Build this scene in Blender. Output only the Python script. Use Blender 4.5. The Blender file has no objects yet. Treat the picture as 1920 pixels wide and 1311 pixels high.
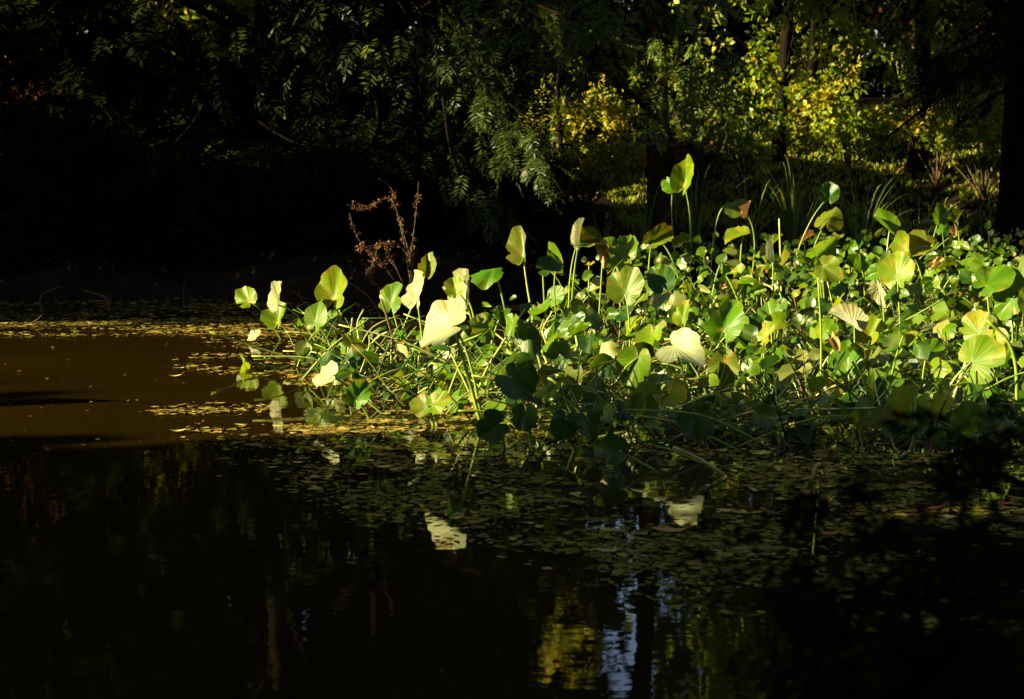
import bpy, math, random
import numpy as np
from mathutils import Vector, noise
random.seed(7); rng = np.random.default_rng(7)
sc = bpy.context.scene
C = sc.collection
R = math.radians

# ------------------------------------------------------------------ camera
F, CX, CY, HZ, CH = 3200.0, 960.0, 655.5, 268.0, 1.6
TH = math.atan((CY - HZ) / F)
cd = bpy.data.cameras.new('camera'); cam = bpy.data.objects.new('camera', cd); C.objects.link(cam)
cam.location = (0, 0, CH); cam.rotation_euler = (math.pi/2 - TH, 0, 0)
cd.sensor_width = 36; cd.lens = 60; cd.clip_end = 1000; cd.clip_start = .05
cd.dof.use_dof = True; cd.dof.focus_distance = 11.5; cd.dof.aperture_fstop = 4.0
sc.camera = cam
sT, cT = math.sin(TH), math.cos(TH)

def at(px, py, Y):
    a, b = (px - CX)/F, (CY - py)/F
    d = np.array([a, cT + b*sT, -sT + b*cT])
    return np.array([0, 0, CH]) + d*(Y/d[1])
def water_at(px, py):
    a, b = (px - CX)/F, (CY - py)/F
    d = np.array([a, cT + b*sT, -sT + b*cT])
    return np.array([0, 0, CH]) + d*(CH/-d[2])
def depth_of(py): return float(water_at(960, py)[1])
def nrm(v):
    v = np.asarray(v, float); return v/max(1e-9, np.linalg.norm(v))

# ------------------------------------------------------------------ light
EL = 20.0
hs = nrm([-.965, -.26, 0])
SUN = np.array([hs[0]*math.cos(R(EL)), hs[1]*math.cos(R(EL)), math.sin(R(EL))])
sl = bpy.data.lights.new('sun', 'SUN'); so = bpy.data.objects.new('sun', sl); C.objects.link(so)
sl.energy = 5.0; sl.angle = R(.5); sl.color = (1, .86, .47)
so.rotation_euler = Vector(-SUN).to_track_quat('-Z', 'Y').to_euler()
so.location = (-20, -5, 20)
w = bpy.data.worlds.new('World'); sc.world = w; w.use_nodes = True
nt = w.node_tree; sky = nt.nodes.new('ShaderNodeTexSky'); sky.sky_type = 'NISHITA'
sky.sun_disc = False; sky.ozone_density = .4; sky.dust_density = 2.5; sky.air_density = .8; sky.sun_elevation = R(EL); sky.sun_rotation = math.atan2(SUN[0], SUN[1])
nt.links.new(sky.outputs[0], nt.nodes['Background'].inputs[0]); nt.nodes['Background'].inputs[1].default_value = .065
sc.view_settings.view_transform = 'Standard'; sc.view_settings.look = 'None'
sc.view_settings.exposure = 2.35; sc.view_settings.gamma = 1
cy = sc.cycles
cy.max_bounces = 6; cy.diffuse_bounces = 3; cy.glossy_bounces = 3; cy.transmission_bounces = 4; cy.transparent_max_bounces = 4
cy.caustics_reflective = False; cy.caustics_refractive = False
cy.sample_clamp_indirect = 4
cy.use_denoising = True
try: cy.denoiser = 'OPENIMAGEDENOISE'; cy.denoising_prefilter = 'ACCURATE'
except Exception: pass

# ------------------------------------------------------------------ materials
def new_mat(name):
    m = bpy.data.materials.new(name); m.use_nodes = True
    n = m.node_tree.nodes; n.clear(); return m, n, m.node_tree.links
def ramp(n, cols, pos=None):
    r = n.new('ShaderNodeValToRGB'); e = r.color_ramp.elements
    while len(e) < len(cols): e.new(1)
    for i, c in enumerate(cols):
        e[i].position = pos[i] if pos else i/(len(cols)-1); e[i].color = (*c, 1)
    return r
def foliage(name, cols, trans=.35, rough=.5, spec=.3, tcol=(1.6, 1.5, .5)):
    m, n, l = new_mat(name)
    a = n.new('ShaderNodeAttribute'); a.attribute_name = 'rnd'
    r = ramp(n, cols); l.new(a.outputs['Fac'], r.inputs[0])
    p = n.new('ShaderNodeBsdfPrincipled'); p.inputs['Roughness'].default_value = rough
    p.inputs['Specular IOR Level'].default_value = spec
    l.new(r.outputs[0], p.inputs['Base Color'])
    mu = n.new('ShaderNodeMix'); mu.data_type = 'RGBA'; mu.blend_type = 'MULTIPLY'; mu.inputs[0].default_value = 1
    mu.inputs[7].default_value = (*tcol, 1); l.new(r.outputs[0], mu.inputs[6])
    t = n.new('ShaderNodeBsdfTranslucent'); l.new(mu.outputs[2], t.inputs[0])
    x = n.new('ShaderNodeMixShader'); x.inputs[0].default_value = trans
    l.new(p.outputs[0], x.inputs[1]); l.new(t.outputs[0], x.inputs[2])
    o = n.new('ShaderNodeOutputMaterial'); l.new(x.outputs[0], o.inputs[0]); return m
def lily_mat(name, top, vein, under, blotch, bl_amt=.25, trans=.42, rough=.42, tcol=None, bump=.2):
    """ribbed leaf: UV.x runs round the leaf, UV.y from stalk to rim"""
    m, n, l = new_mat(name)
    uv = n.new('ShaderNodeUVMap'); sep = n.new('ShaderNodeSeparateXYZ'); l.new(uv.outputs[0], sep.inputs[0])
    oi = n.new('ShaderNodeObjectInfo')
    mm = n.new('ShaderNodeMath'); mm.operation = 'MULTIPLY'; mm.inputs[1].default_value = 2*math.pi*26; l.new(sep.outputs[0], mm.inputs[0])
    sn = n.new('ShaderNodeMath'); sn.operation = 'SINE'; l.new(mm.outputs[0], sn.inputs[0])
    rv = n.new('ShaderNodeMapRange'); rv.inputs[1].default_value = .35; rv.inputs[2].default_value = 1; l.new(sn.outputs[0], rv.inputs[0])
    tc = n.new('ShaderNodeTexCoord')
    nz = n.new('ShaderNodeTexNoise'); nz.inputs['Scale'].default_value = 14; nz.inputs['Detail'].default_value = 5; nz.noise_dimensions = '4D'
    l.new(tc.outputs['Object'], nz.inputs['Vector'])
    wv = n.new('ShaderNodeMath'); wv.operation = 'MULTIPLY'; wv.inputs[1].default_value = 40; l.new(oi.outputs['Random'], wv.inputs[0]); l.new(wv.outputs[0], nz.inputs['W'])
    def mix(fac, a, b, facv=None):
        x = n.new('ShaderNodeMix'); x.data_type = 'RGBA'
        if facv is not None: x.inputs[0].default_value = facv
        else: l.new(fac, x.inputs[0])
        for s, v in ((6, a), (7, b)):
            if isinstance(v, tuple): x.inputs[s].default_value = (*v, 1)
            else: l.new(v, x.inputs[s])
        return x.outputs[2]
    vf = n.new('ShaderNodeMath'); vf.operation = 'MULTIPLY'; vf.inputs[1].default_value = .38; l.new(rv.outputs[0], vf.inputs[0])
    c = mix(vf.outputs[0], top, vein)
    br = n.new('ShaderNodeMapRange'); br.inputs[1].default_value = .62 - bl_amt*.3; br.inputs[2].default_value = .72; l.new(nz.outputs[0], br.inputs[0])
    c = mix(br.outputs[0], c, blotch)
    ed = n.new('ShaderNodeMath'); ed.operation = 'MULTIPLY_ADD'; ed.inputs[1].default_value = .25; l.new(nz.outputs[0], ed.inputs[0]); l.new(sep.outputs[1], ed.inputs[2])
    er = n.new('ShaderNodeMapRange'); er.inputs[1].default_value = 1.06; er.inputs[2].default_value = 1.13; er.inputs[4].default_value = .6; l.new(ed.outputs[0], er.inputs[0])
    c = mix(er.outputs[0], c, blotch)
    n3 = n.new('ShaderNodeTexNoise'); n3.inputs['Scale'].default_value = 75; n3.inputs['Detail'].default_value = 2; l.new(tc.outputs['Object'], n3.inputs['Vector'])
    sr = n.new('ShaderNodeMapRange'); sr.inputs[1].default_value = .66; sr.inputs[2].default_value = .71; sr.inputs[4].default_value = .75; l.new(n3.outputs[0], sr.inputs[0])
    c = mix(sr.outputs[0], c, (.10, .06, .012))
    hv = n.new('ShaderNodeHueSaturation'); l.new(c, hv.inputs['Color'])
    h1 = n.new('ShaderNodeMapRange'); h1.inputs[3].default_value = .485; h1.inputs[4].default_value = .515; l.new(oi.outputs['Random'], h1.inputs[0]); l.new(h1.outputs[0], hv.inputs['Hue'])
    h2 = n.new('ShaderNodeMapRange'); h2.inputs[3].default_value = .75; h2.inputs[4].default_value = 1.2; l.new(nz.outputs[0], h2.inputs[0]); l.new(h2.outputs[0], hv.inputs['Value'])
    geo = n.new('ShaderNodeNewGeometry')
    cb = mix(geo.outputs['Backfacing'], hv.outputs[0], under)
    bp = n.new('ShaderNodeBump'); bp.inputs['Strength'].default_value = bump; bp.inputs['Distance'].default_value = .002; l.new(sn.outputs[0], bp.inputs['Height'])
    p = n.new('ShaderNodeBsdfPrincipled'); p.inputs['Roughness'].default_value = rough; p.inputs['Specular IOR Level'].default_value = .22
    l.new(cb, p.inputs['Base Color']); l.new(bp.outputs[0], p.inputs['Normal'])
    mu = n.new('ShaderNodeMix'); mu.data_type = 'RGBA'; mu.blend_type = 'MULTIPLY'; mu.inputs[0].default_value = 1
    mu.inputs[7].default_value = (*(tcol or (1.9, 1.6, .3)), 1); l.new(hv.outputs[0], mu.inputs[6])
    t = n.new('ShaderNodeBsdfTranslucent'); l.new(mu.outputs[2], t.inputs[0]); l.new(bp.outputs[0], t.inputs[1])
    x = n.new('ShaderNodeMixShader'); x.inputs[0].default_value = trans
    l.new(p.outputs[0], x.inputs[1]); l.new(t.outputs[0], x.inputs[2])
    o = n.new('ShaderNodeOutputMaterial'); l.new(x.outputs[0], o.inputs[0]); return m
def rough_mat(name, c1, c2, scale=8, stretch=(1, 1, 1), bump=.5, rough=.85, dist=.02):
    m, n, l = new_mat(name)
    tc = n.new('ShaderNodeTexCoord'); mp = n.new('ShaderNodeMapping'); mp.inputs['Scale'].default_value = stretch
    l.new(tc.outputs['Object'], mp.inputs[0])
    nz = n.new('ShaderNodeTexNoise'); nz.inputs['Scale'].default_value = scale; nz.inputs['Detail'].default_value = 7; l.new(mp.outputs[0], nz.inputs['Vector'])
    r = ramp(n, [c1, c2], [.35, .7]); l.new(nz.outputs[0], r.inputs[0])
    bp = n.new('ShaderNodeBump'); bp.inputs['Strength'].default_value = bump; bp.inputs['Distance'].default_value = dist; l.new(nz.outputs[0], bp.inputs['Height'])
    p = n.new('ShaderNodeBsdfPrincipled'); p.inputs['Roughness'].default_value = rough; p.inputs['Specular IOR Level'].default_value = .25 if rough < .8 else .03
    l.new(r.outputs[0], p.inputs[0]); l.new(bp.outputs[0], p.inputs['Normal'])
    o = n.new('ShaderNodeOutputMaterial'); l.new(p.outputs[0], o.inputs[0]); return m
def water_mat():
    m, n, l = new_mat('murky water')
    tc = n.new('ShaderNodeTexCoord'); mp = n.new('ShaderNodeMapping'); mp.inputs['Scale'].default_value = (.55, 1, 1); l.new(tc.outputs['Object'], mp.inputs[0])
    n1 = n.new('ShaderNodeTexNoise'); n1.inputs['Scale'].default_value = 5; n1.inputs['Detail'].default_value = 3; l.new(mp.outputs[0], n1.inputs['Vector'])
    n2 = n.new('ShaderNodeTexNoise'); n2.inputs['Scale'].default_value = .8; n2.inputs['Detail'].default_value = 3; l.new(mp.outputs[0], n2.inputs['Vector'])
    r = ramp(n, [(.0105, .0062, .0007), (.0155, .0090, .0011)], [.3, .7]); l.new(n2.outputs[0], r.inputs[0])
    bp = n.new('ShaderNodeBump'); bp.inputs['Strength'].default_value = .055; bp.inputs['Distance'].default_value = .02; l.new(n1.outputs[0], bp.inputs['Height'])
    p = n.new('ShaderNodeBsdfPrincipled'); p.inputs['Roughness'].default_value = .02; p.inputs['IOR'].default_value = 1.36
    l.new(r.outputs[0], p.inputs[0]); l.new(bp.outputs[0], p.inputs['Normal'])
    o = n.new('ShaderNodeOutputMaterial'); l.new(p.outputs[0], o.inputs[0]); return m

M = dict(
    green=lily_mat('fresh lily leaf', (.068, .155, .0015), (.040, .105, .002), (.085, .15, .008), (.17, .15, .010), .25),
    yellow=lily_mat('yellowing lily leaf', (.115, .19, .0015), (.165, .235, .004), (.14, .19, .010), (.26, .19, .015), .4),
    dark=lily_mat('deep green shaded lily leaf', (.020, .060, .0015), (.034, .088, .003), (.045, .085, .008), (.09, .09, .007), .2, trans=.3),  # leaf's deep green, with the shade of the front leaves in the colour
    pale=lily_mat('pale lily leaf', (.28, .30, .15), (.16, .18, .07), (.38, .40, .28), (.24, .18, .05), .3, trans=.25, tcol=(1.1, 1.1, .6), bump=.45),  # white glare of full sun on the leaves is put into this colour
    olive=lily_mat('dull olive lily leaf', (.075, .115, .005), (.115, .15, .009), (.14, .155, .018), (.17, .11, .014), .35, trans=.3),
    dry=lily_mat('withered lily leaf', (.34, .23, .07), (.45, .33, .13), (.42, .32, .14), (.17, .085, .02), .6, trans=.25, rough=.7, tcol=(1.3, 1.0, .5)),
    stalk=rough_mat('green stalk', (.10, .16, .012), (.20, .25, .03), 20, (1, 1, .3), .1, .45),
    stalk_pale=rough_mat('pale stalk', (.22, .24, .04), (.38, .37, .11), 20, (1, 1, .3), .1, .5),
    stalk_brown=rough_mat('brown stalk', (.06, .03, .012), (.14, .07, .03), 20, (1, 1, .3), .1, .6),
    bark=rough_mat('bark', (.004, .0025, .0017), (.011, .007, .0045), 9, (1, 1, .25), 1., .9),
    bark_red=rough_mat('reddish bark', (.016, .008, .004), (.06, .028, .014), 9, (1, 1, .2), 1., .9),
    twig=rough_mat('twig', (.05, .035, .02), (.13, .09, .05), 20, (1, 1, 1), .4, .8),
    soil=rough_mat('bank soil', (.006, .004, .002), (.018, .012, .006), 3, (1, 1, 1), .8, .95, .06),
    water=water_mat(),
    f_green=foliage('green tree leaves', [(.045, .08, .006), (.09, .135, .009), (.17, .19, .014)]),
    f_shade=foliage('shade-darkened tree leaves', [(.003, .0065, .0012), (.006, .011, .0016), (.012, .019, .0025)], .25, .8, .03),  # far bank's shade is darkened into the leaf colour itself
    f_mid=foliage('shaded green tree leaves', [(.014, .026, .003), (.028, .047, .0045), (.07, .09, .008)]),  # darker copy of the green leaves, shade mixed into the colour
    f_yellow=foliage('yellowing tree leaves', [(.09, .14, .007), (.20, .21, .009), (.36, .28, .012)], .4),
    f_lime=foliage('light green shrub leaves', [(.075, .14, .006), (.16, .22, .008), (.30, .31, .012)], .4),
    f_orange=foliage('orange autumn leaves', [(.13, .055, .012), (.20, .10, .018), (.22, .17, .025)], .4, tcol=(1.5, 1.1, .5)),
    f_brown=foliage('dead brown leaves', [(.07, .028, .010), (.12, .055, .018), (.18, .10, .038)], .3, tcol=(1.4, .9, .5)),
    f_grass=foliage('sedge blades', [(.05, .09, .008), (.09, .14, .012), (.18, .19, .022)], .3),
    litter=foliage('floating litter', [(.05, .04, .008), (.16, .11, .016), (.40, .31, .06), (.10, .10, .012), (.30, .15, .03)], 0.08, .8, .08, tcol=(1, 1, .6)),
    weed=foliage('floating weed', [(.055, .055, .005), (.115, .105, .008), (.21, .165, .015), (.075, .085, .006)], .08, .8, .08, tcol=(1, 1, .6)),
    red_leaf=rough_mat('red fallen leaf', (.20, .03, .012), (.34, .09, .03), 30, (1, 1, 1), .2, .5),
    orange_leaf=rough_mat('orange fallen leaf', (.26, .12, .02), (.42, .22, .04), 30, (1, 1, 1), .2, .5),
    yellow_leaf=rough_mat('yellow fallen leaf', (.32, .25, .04), (.5, .4, .08), 30, (1, 1, 1), .2, .5),
)

# ------------------------------------------------------------------ object helpers
def link(name, me, parent=None, loc=None):
    o = bpy.data.objects.new(name, me); C.objects.link(o)
    if parent is not None: o.parent = parent
    if loc is not None: o.location = loc
    return o
def thing(name, label, cat, loc, group=None):
    o = bpy.data.objects.new(name, None); C.objects.link(o); o.location = loc
    o.empty_display_size = .05
    o['label'] = label; o['category'] = cat
    if group: o['group'] = group
    return o
def tag(o, label, cat, group=None):
    o['label'] = label; o['category'] = cat
    if group: o['group'] = group
    return o
def kind(o, k, label=None):
    o['kind'] = k
    if label: o['label'] = label
    return o

class MB:
    """collects verts, polygons, a per-point random value and uv into ONE mesh"""
    def __init__(s): s.v = []; s.f3 = []; s.f4 = []; s.r = []; s.uv = []; s.n = 0
    def add(s, v, f4=None, f3=None, rnd=0., uv=None):
        v = np.asarray(v, float).reshape(-1, 3); k = len(v)
        s.v.append(v); s.r.append(np.broadcast_to(np.asarray(rnd, float), (k,)))
        s.uv.append(np.zeros((k, 2)) if uv is None else np.asarray(uv, float))
        if f4 is not None and len(f4): s.f4.append(np.asarray(f4, int) + s.n)
        if f3 is not None and len(f3): s.f3.append(np.asarray(f3, int) + s.n)
        s.n += k
    def mesh(s, name, mat, origin=(0, 0, 0), smooth=False, uv=False):
        v = np.concatenate(s.v) - np.asarray(origin, float)
        q = np.concatenate(s.f4) if s.f4 else np.zeros((0, 4), int)
        t = np.concatenate(s.f3) if s.f3 else np.zeros((0, 3), int)
        me = bpy.data.meshes.new(name)
        me.vertices.add(len(v)); me.vertices.foreach_set('co', v.ravel())
        li = np.concatenate([q.ravel(), t.ravel()])
        me.loops.add(len(li)); me.loops.foreach_set('vertex_index', li)
        me.polygons.add(len(q)+len(t))
        st = np.concatenate([np.arange(len(q))*4, len(q)*4 + np.arange(len(t))*3])
        me.polygons.foreach_set('loop_start', st)
        if smooth: me.polygons.foreach_set('use_smooth', np.ones(len(st), bool))
        a = me.attributes.new('rnd', 'FLOAT', 'POINT'); a.data.foreach_set('value', np.concatenate(s.r))
        if uv:
            u = np.concatenate(s.uv)[li]; lay = me.uv_layers.new(name='UVMap'); lay.data.foreach_set('uv', u.ravel())
        me.update(calc_edges=True)
        me.materials.append(mat); return me
    def build(s, name, mat, parent=None, smooth=False, uv=False):
        org = np.array(parent.location) if parent is not None else np.zeros(3)
        return link(name, s.mesh(name, mat, org, smooth, uv), parent)

def frame(d, up=(0, 0, 1)):
    d = nrm(d); x = np.cross(d, up)
    if np.linalg.norm(x) < 1e-3: x = np.cross(d, (1, 0, 0))
    x = nrm(x); return x, np.cross(x, d)
def tube(mb, pts, r0, r1=None, sides=6, wob=0.):
    pts = np.asarray(pts, float); n = len(pts); r1 = r0 if r1 is None else r1
    tan = np.gradient(pts, axis=0); ang = np.arange(sides)*2*math.pi/sides
    x, z = frame(tan[0]); V = []
    for i in range(n):
        d = nrm(tan[i]); x = nrm(x - d*np.dot(x, d)); z = np.cross(x, d)
        r = (r0 + (r1-r0)*i/(n-1))*(1 + (rng.uniform(-wob, wob, sides) if wob else 0))
        V.append(pts[i] + (np.cos(ang)*r)[:, None]*x + (np.sin(ang)*r)[:, None]*z)
    V = np.concatenate(V); f = []
    for i in range(n-1):
        for k in range(sides):
            f.append((i*sides+k, i*sides+(k+1) % sides, (i+1)*sides+(k+1) % sides, (i+1)*sides+k))
    V = np.concatenate([V, pts[-1:]]); e = (n-1)*sides
    f3 = [(e+k, e+(k+1) % sides, n*sides) for k in range(sides)]
    mb.add(V, f, f3, rng.random())
def curve(p0, p1, p2, n=9):
    t = np.linspace(0, 1, n)[:, None]; p0, p1, p2 = map(np.asarray, (p0, p1, p2))
    return (1-t)**2*p0 + 2*t*(1-t)*p1 + t*t*p2
def poly(pts, n=14):
    """smooth path through points"""
    pts = np.asarray(pts, float); k = len(pts); out = []
    P = np.concatenate([pts[:1]*2-pts[1:2], pts, pts[-1:]*2-pts[-2:-1]])
    for t in np.linspace(0, k-1-1e-6, n):
        i = int(t); f = t-i; a, b, c, d = P[i:i+4]
        out.append(.5*((2*b)+(c-a)*f+(2*a-5*b+4*c-d)*f*f+(3*b-a-3*c+d)*f**3))
    return np.array(out)

# leaf templates (unit length along +x, face normal +z)
def diamond(base, d, L, W, nrmv):
    d = nrm(d); s = nrm(np.cross(nrmv, d))
    return [base, base+d*L*.45+s*W/2, base+d*L, base+d*L*.45-s*W/2]
def frond_template(pairs=8, ll=.30, lw=.082):
    v = []
    for i in range(pairs):
        x = .14 + .82*i/(pairs-1); prof = ll*(.65+.5*math.sin(math.pi*min(1, (i+1)/(pairs+.5))))
        for s in (1, -1):
            j = rng.uniform(-.55, .55, 3)
            v += diamond(np.array([x, 0, -.12*x*x]), np.array([.55, s, -.22])+j*.5, prof, lw, np.array([0, 0, 1])+j)
    v += diamond(np.array([.97, 0, -.12]), np.array([1, 0, -.3]), ll, lw, np.array([0, 0, 1]))
    v = np.array(v); f = np.arange(len(v)).reshape(-1, 4); return v, f
def clump_template(n=11, ll=.55, lw=.34):
    v = []
    for i in range(n):
        d = nrm(rng.normal(size=3)); b = d*rng.uniform(.1, .6)
        v += diamond(b, d+rng.normal(size=3)*.5+np.array([0, 0, -.3]), ll*rng.uniform(.7, 1.2), lw, nrm(rng.normal(size=3)+np.array([0, 0, 1.2])))
    v = np.array(v); return v, np.arange(len(v)).reshape(-1, 4)
FRONDS = [frond_template() for _ in range(4)]
FINE = [frond_template(11, .17, .05) for _ in range(3)]
CLUMPS = [clump_template() for _ in range(5)]
COARSE = [clump_template(7, .9, .75) for _ in range(4)]

def scatter(mb, temps, P, D, S, up=None, rv=None):
    """place leaf templates at points P along directions D with sizes S"""
    P = np.asarray(P, float); n = len(P)
    if n == 0: return
    D = np.asarray(D, float); D = D/np.maximum(1e-9, np.linalg.norm(D, axis=1))[:, None]
    U = rng.normal(size=(n, 3))*.35 + np.array([0, 0, 1.]) if up is None else np.asarray(up, float)
    Y = np.cross(U, D); Y /= np.maximum(1e-9, np.linalg.norm(Y, axis=1))[:, None]
    Z = np.cross(D, Y); which = rng.integers(0, len(temps), n)
    rv = rng.random(n) if rv is None else rv
    for k, (tv, tf) in enumerate(temps):
        i = np.where(which == k)[0]
        if len(i) == 0: continue
        v = (tv[None, :, 0:1]*D[i][:, None] + tv[None, :, 1:2]*Y[i][:, None] + tv[None, :, 2:3]*Z[i][:, None])*np.asarray(S)[i][:, None, None] + P[i][:, None]
        m = len(tv); f = (tf[None] + (np.arange(len(i))*m)[:, None, None]).reshape(-1, 4)
        jit = rng.uniform(-.12, .12, (len(i), m//4)).repeat(4, axis=1)
        mb.add(v.reshape(-1, 3), f, rnd=np.clip((rv[i][:, None]+jit), 0, 1).ravel())

# ------------------------------------------------------------------ canopy openings cut so the sun falls on chosen spots
def v_of(x, y): return y + x*SUN[1]/-SUN[0]
LIT = []        # spots to be lit, leaves cleared toward the sun: (centre, radius)
def gap(px, py, Y, rpx): LIT.append((at(px, py, Y), rpx*Y/F))
for a in [(865, 190, 19, 34), (905, 235, 19, 40), (960, 265, 18.6, 42), (1010, 300, 18.4, 46), (540, 272, 19, 42), (600, 275, 19, 30),
          (1010, 38, 20, 26), (90, 170, 24, 12), 
          (1420, 130, 27, 46), (1530, 150, 28, 105), (1590, 215, 28, 70), (1560, 215, 28, 60), (1560, 130, 28.5, 60), (1500, 40, 28, 26), (1575, 60, 28.5, 34), (1575, 235, 27.8, 34), (985, 185, 28, 38), (1500, 190, 28, 50), (1600, 150, 29, 50), (1585, 205, 27.6, 46), (1250, 40, 21, 30), (1150, 70, 21, 30), (1320, 100, 21.4, 26), (1050, 205, 28, 48), (1120, 200, 28, 40), (1150, 260, 28, 34), (1070, 300, 28, 40), (900, 262, 26, 20),
          (1480, 110, 28, 60), (1530, 180, 28, 80), (1450, 200, 28, 60), (1590, 215, 28, 55), (1550, 252, 28, 26), (1660, 205, 28, 20), (1760, 200, 28, 40), (1840, 240, 27, 30),
          (1760, 30, 36, 60), (1830, 40, 36, 50), (1650, 40, 36, 40), (1180, 20, 26, 40), (1310, 40, 27, 18),
          (660, 400, 16.3, 16), (735, 350, 16.3, 8), (1230, 150, 22, 20), (30, 302, 20, 20), (1330, 130, 26, 16)]: gap(*a)
for _ in range(16): gap(rng.uniform(1000, 1460), rng.uniform(0, 200), rng.uniform(20.6, 21.6), rng.uniform(4, 10))
for _ in range(9): gap(rng.uniform(1250, 1500), rng.uniform(150, 300), rng.uniform(24, 26), rng.uniform(5, 12))
for q in [(1450, 330, 21.6, 8), (1560, 340, 22.2, 8), (1660, 365, 22.2, 8), (1370, 330, 21, 6)]: gap(*q)
LC = np.array([c for c, r in LIT]); LR = np.array([r for c, r in LIT])
def sun_open(P, m=.12, soft=.15):
    """True where a leaf at P would stand in a sun path cleared by design through the canopy"""
    P = np.asarray(P, float).reshape(-1, 3); out = np.zeros(len(P), bool)
    for c, r in zip(LC, LR):
        d = P - c; a = d @ SUN; perp = np.linalg.norm(d - a[:, None]*SUN, axis=1)
        out |= (a > r*.8) & (perp < r*(1 + rng.uniform(-soft, soft, len(P))) + m)
    # the opening shaped to light the patch and bands of water: where does the ray through P come down?
    k = (P[:, 2] - .35)/SUN[2]; Q = P - SUN*k[:, None]; x, y = Q[:, 0], Q[:, 1]
    v = v_of(x, y) + rng.uniform(-.6, .6, len(P))
    back = np.where(x < 0, 15.6, 15.6 + x*.52)
    mm = m + .0
    patch = (x > -3.1) & (x < 7.5) & (v > 8.95 - .22*np.maximum(0, x) - mm) & (v < back + mm)
    bands = (x <= -3.1) & (x > -9) & (((v > 9.75 - mm) & (v < 10.0 + mm)) | ((v > 13.2 - mm) & (v < 13.4 + mm)) | ((v > 14.5 - mm) & (v < 16.3 + mm)) | ((v > 10) & (v < 14.5) & (rng.random(len(v)) < .965)))
    out |= (P[:, 2] > 1.2) & (patch | bands)
    return out

# holes cut along sight lines to show the lit trees behind and sky
WIN = [(62, 30, 26, 1), (88, 26, 16, 1), (92, 172, 24, .9), (360, 15, 36, .8), (320, 245, 22, .6), (985, 185, 55, .8), (1055, 205, 62, .85), (1120, 205, 48, .85), (1150, 262, 40, .8), (1070, 300, 46, .75), (905, 262, 26, .7),
       (1530, 90, 110, .93), (1585, 175, 85, .95), (1545, 245, 80, .95), (1440, 160, 90, .9), (1620, 220, 50, .9), (1390, 60, 60, .6), (1765, 25, 75, .85), (1835, 40, 50, .8), (1680, 25, 55, .7), (1700, 205, 50, .6), (1810, 225, 40, .6)]
def see_through(P, z0=CH, wins=WIN):
    P = np.asarray(P, float).reshape(-1, 3); out = np.zeros(len(P), bool)
    px = CX + F*P[:, 0]/np.maximum(.1, P[:, 1]); e = np.arctan2(P[:, 2]-z0, P[:, 1]); py = CY - F*np.tan(e+TH)
    for (x, y, r, pr) in wins:
        out |= (np.hypot(px-x, (py-y)*1.15) < r*rng.uniform(.6, 1.1, len(P))) & (rng.random(len(P)) < pr)
    return out & (P[:, 1] > 15)
SKYW = [(1160, 1305, 70, 1), (1166, 1370, 72, 1), (1140, 1235, 12, .8), (1165, 1150, 9, .7), (1060, 1030, 12, .6), (1305, 1225, 15, .9), (1312, 1250, 13, .9), (1375, 1205, 12, .9), (1080, 1235, 14, .7), (1550, 1150, 12, .7), (1610, 1185, 14, .7), (1790, 1170, 14, .7), (1000, 1290, 10, .6), (1320, 1290, 16, .6), (1240, 1270, 10, .7)]
def mirror_gap(P):
    '''holes cut high in the crowns so the water mirrors bright sky'''
    Q = np.asarray(P, float).reshape(-1, 3)*np.array([1, 1, -1]); return (see_through(Q, CH, SKYW) | (see_through(Q, CH, [(1085, 1275, 62, .92)]) & (Q[:, 1] < 33))) & (np.asarray(P).reshape(-1, 3)[:, 2] > 3.5)
def in_view(P, m):
    '''leaves of the near-bank trees that would hang straight in front of the standpoint'''
    P = np.asarray(P).reshape(-1, 3); Y = P[:, 1]
    return (Y > -m) & (Y < 15.5) & (abs(P[:, 0]) < .31*np.maximum(Y, 0)+m) & (P[:, 2] < CH+.10*np.maximum(Y, 0)+m)
def light_hole(P, fl):
    return (see_through(P) & (np.asarray(P).reshape(-1, 3)[:, 1] < 26)) | mirror_gap(P)
LIT += [(np.array([1.42, 36, 9.9]), 1.3), (np.array([1.42, 36, 8.2]), .8), (at(1840, 955, 7.4), .02), (at(62, 30, 30), .22), (at(90, 172, 30), .35), (at(360, 15, 30), .3)]
LC = np.array([c for c, r in LIT]); LR = np.array([r for c, r in LIT])
# ------------------------------------------------------------------ ground and water
def far_shore(x): return 17.3 + .9*max(0., x+1.5)*(1 if x < 6 else 6.0/max(6., x)) + .35*math.sin(x*1.3) + .15*math.sin(x*3.1)
def ground_z(x, y):
    ds = [y - far_shore(max(-9., min(9., x))), 3.6 - y, -8.5 - x, x - 9.5]
    d = max(ds)
    if d < 0: return max(-.7, .5*d)
    k = ds.index(d); slope = (.06, .02, .05, .06)[k]
    if k == 0 and x > 2: slope = .06 + .15*min(1, (x-2)/2.5)
    z = .3*(1-math.exp(-d/.4)) + min(2.2, slope*d)
    return z + .10*noise.noise((x*.6, y*.6, 0)) * min(1, d)
def ground():
    xs = np.sinh(np.linspace(-4.2, 4.2, 190)); xs = xs/xs[-1]*260; xs = np.where(abs(xs) < 30, xs, xs)
    ys = np.concatenate([np.linspace(-200, -8, 20), np.linspace(-6, 40, 190), np.linspace(45, 400, 24)])
    V = [(x, y, ground_z(x, y)) for y in ys for x in xs]
    nx = len(xs); f = [(j*nx+i, j*nx+i+1, (j+1)*nx+i+1, (j+1)*nx+i) for j in range(len(ys)-1) for i in range(nx-1)]
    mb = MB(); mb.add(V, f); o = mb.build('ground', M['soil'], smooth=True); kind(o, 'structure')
ground()
mb = MB(); mb.add([(-14, 2, 0), (14, 2, 0), (14, 28, 0), (-14, 28, 0)], [(0, 1, 2, 3)])
kind(mb.build('water', M['water']), 'structure')

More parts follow.
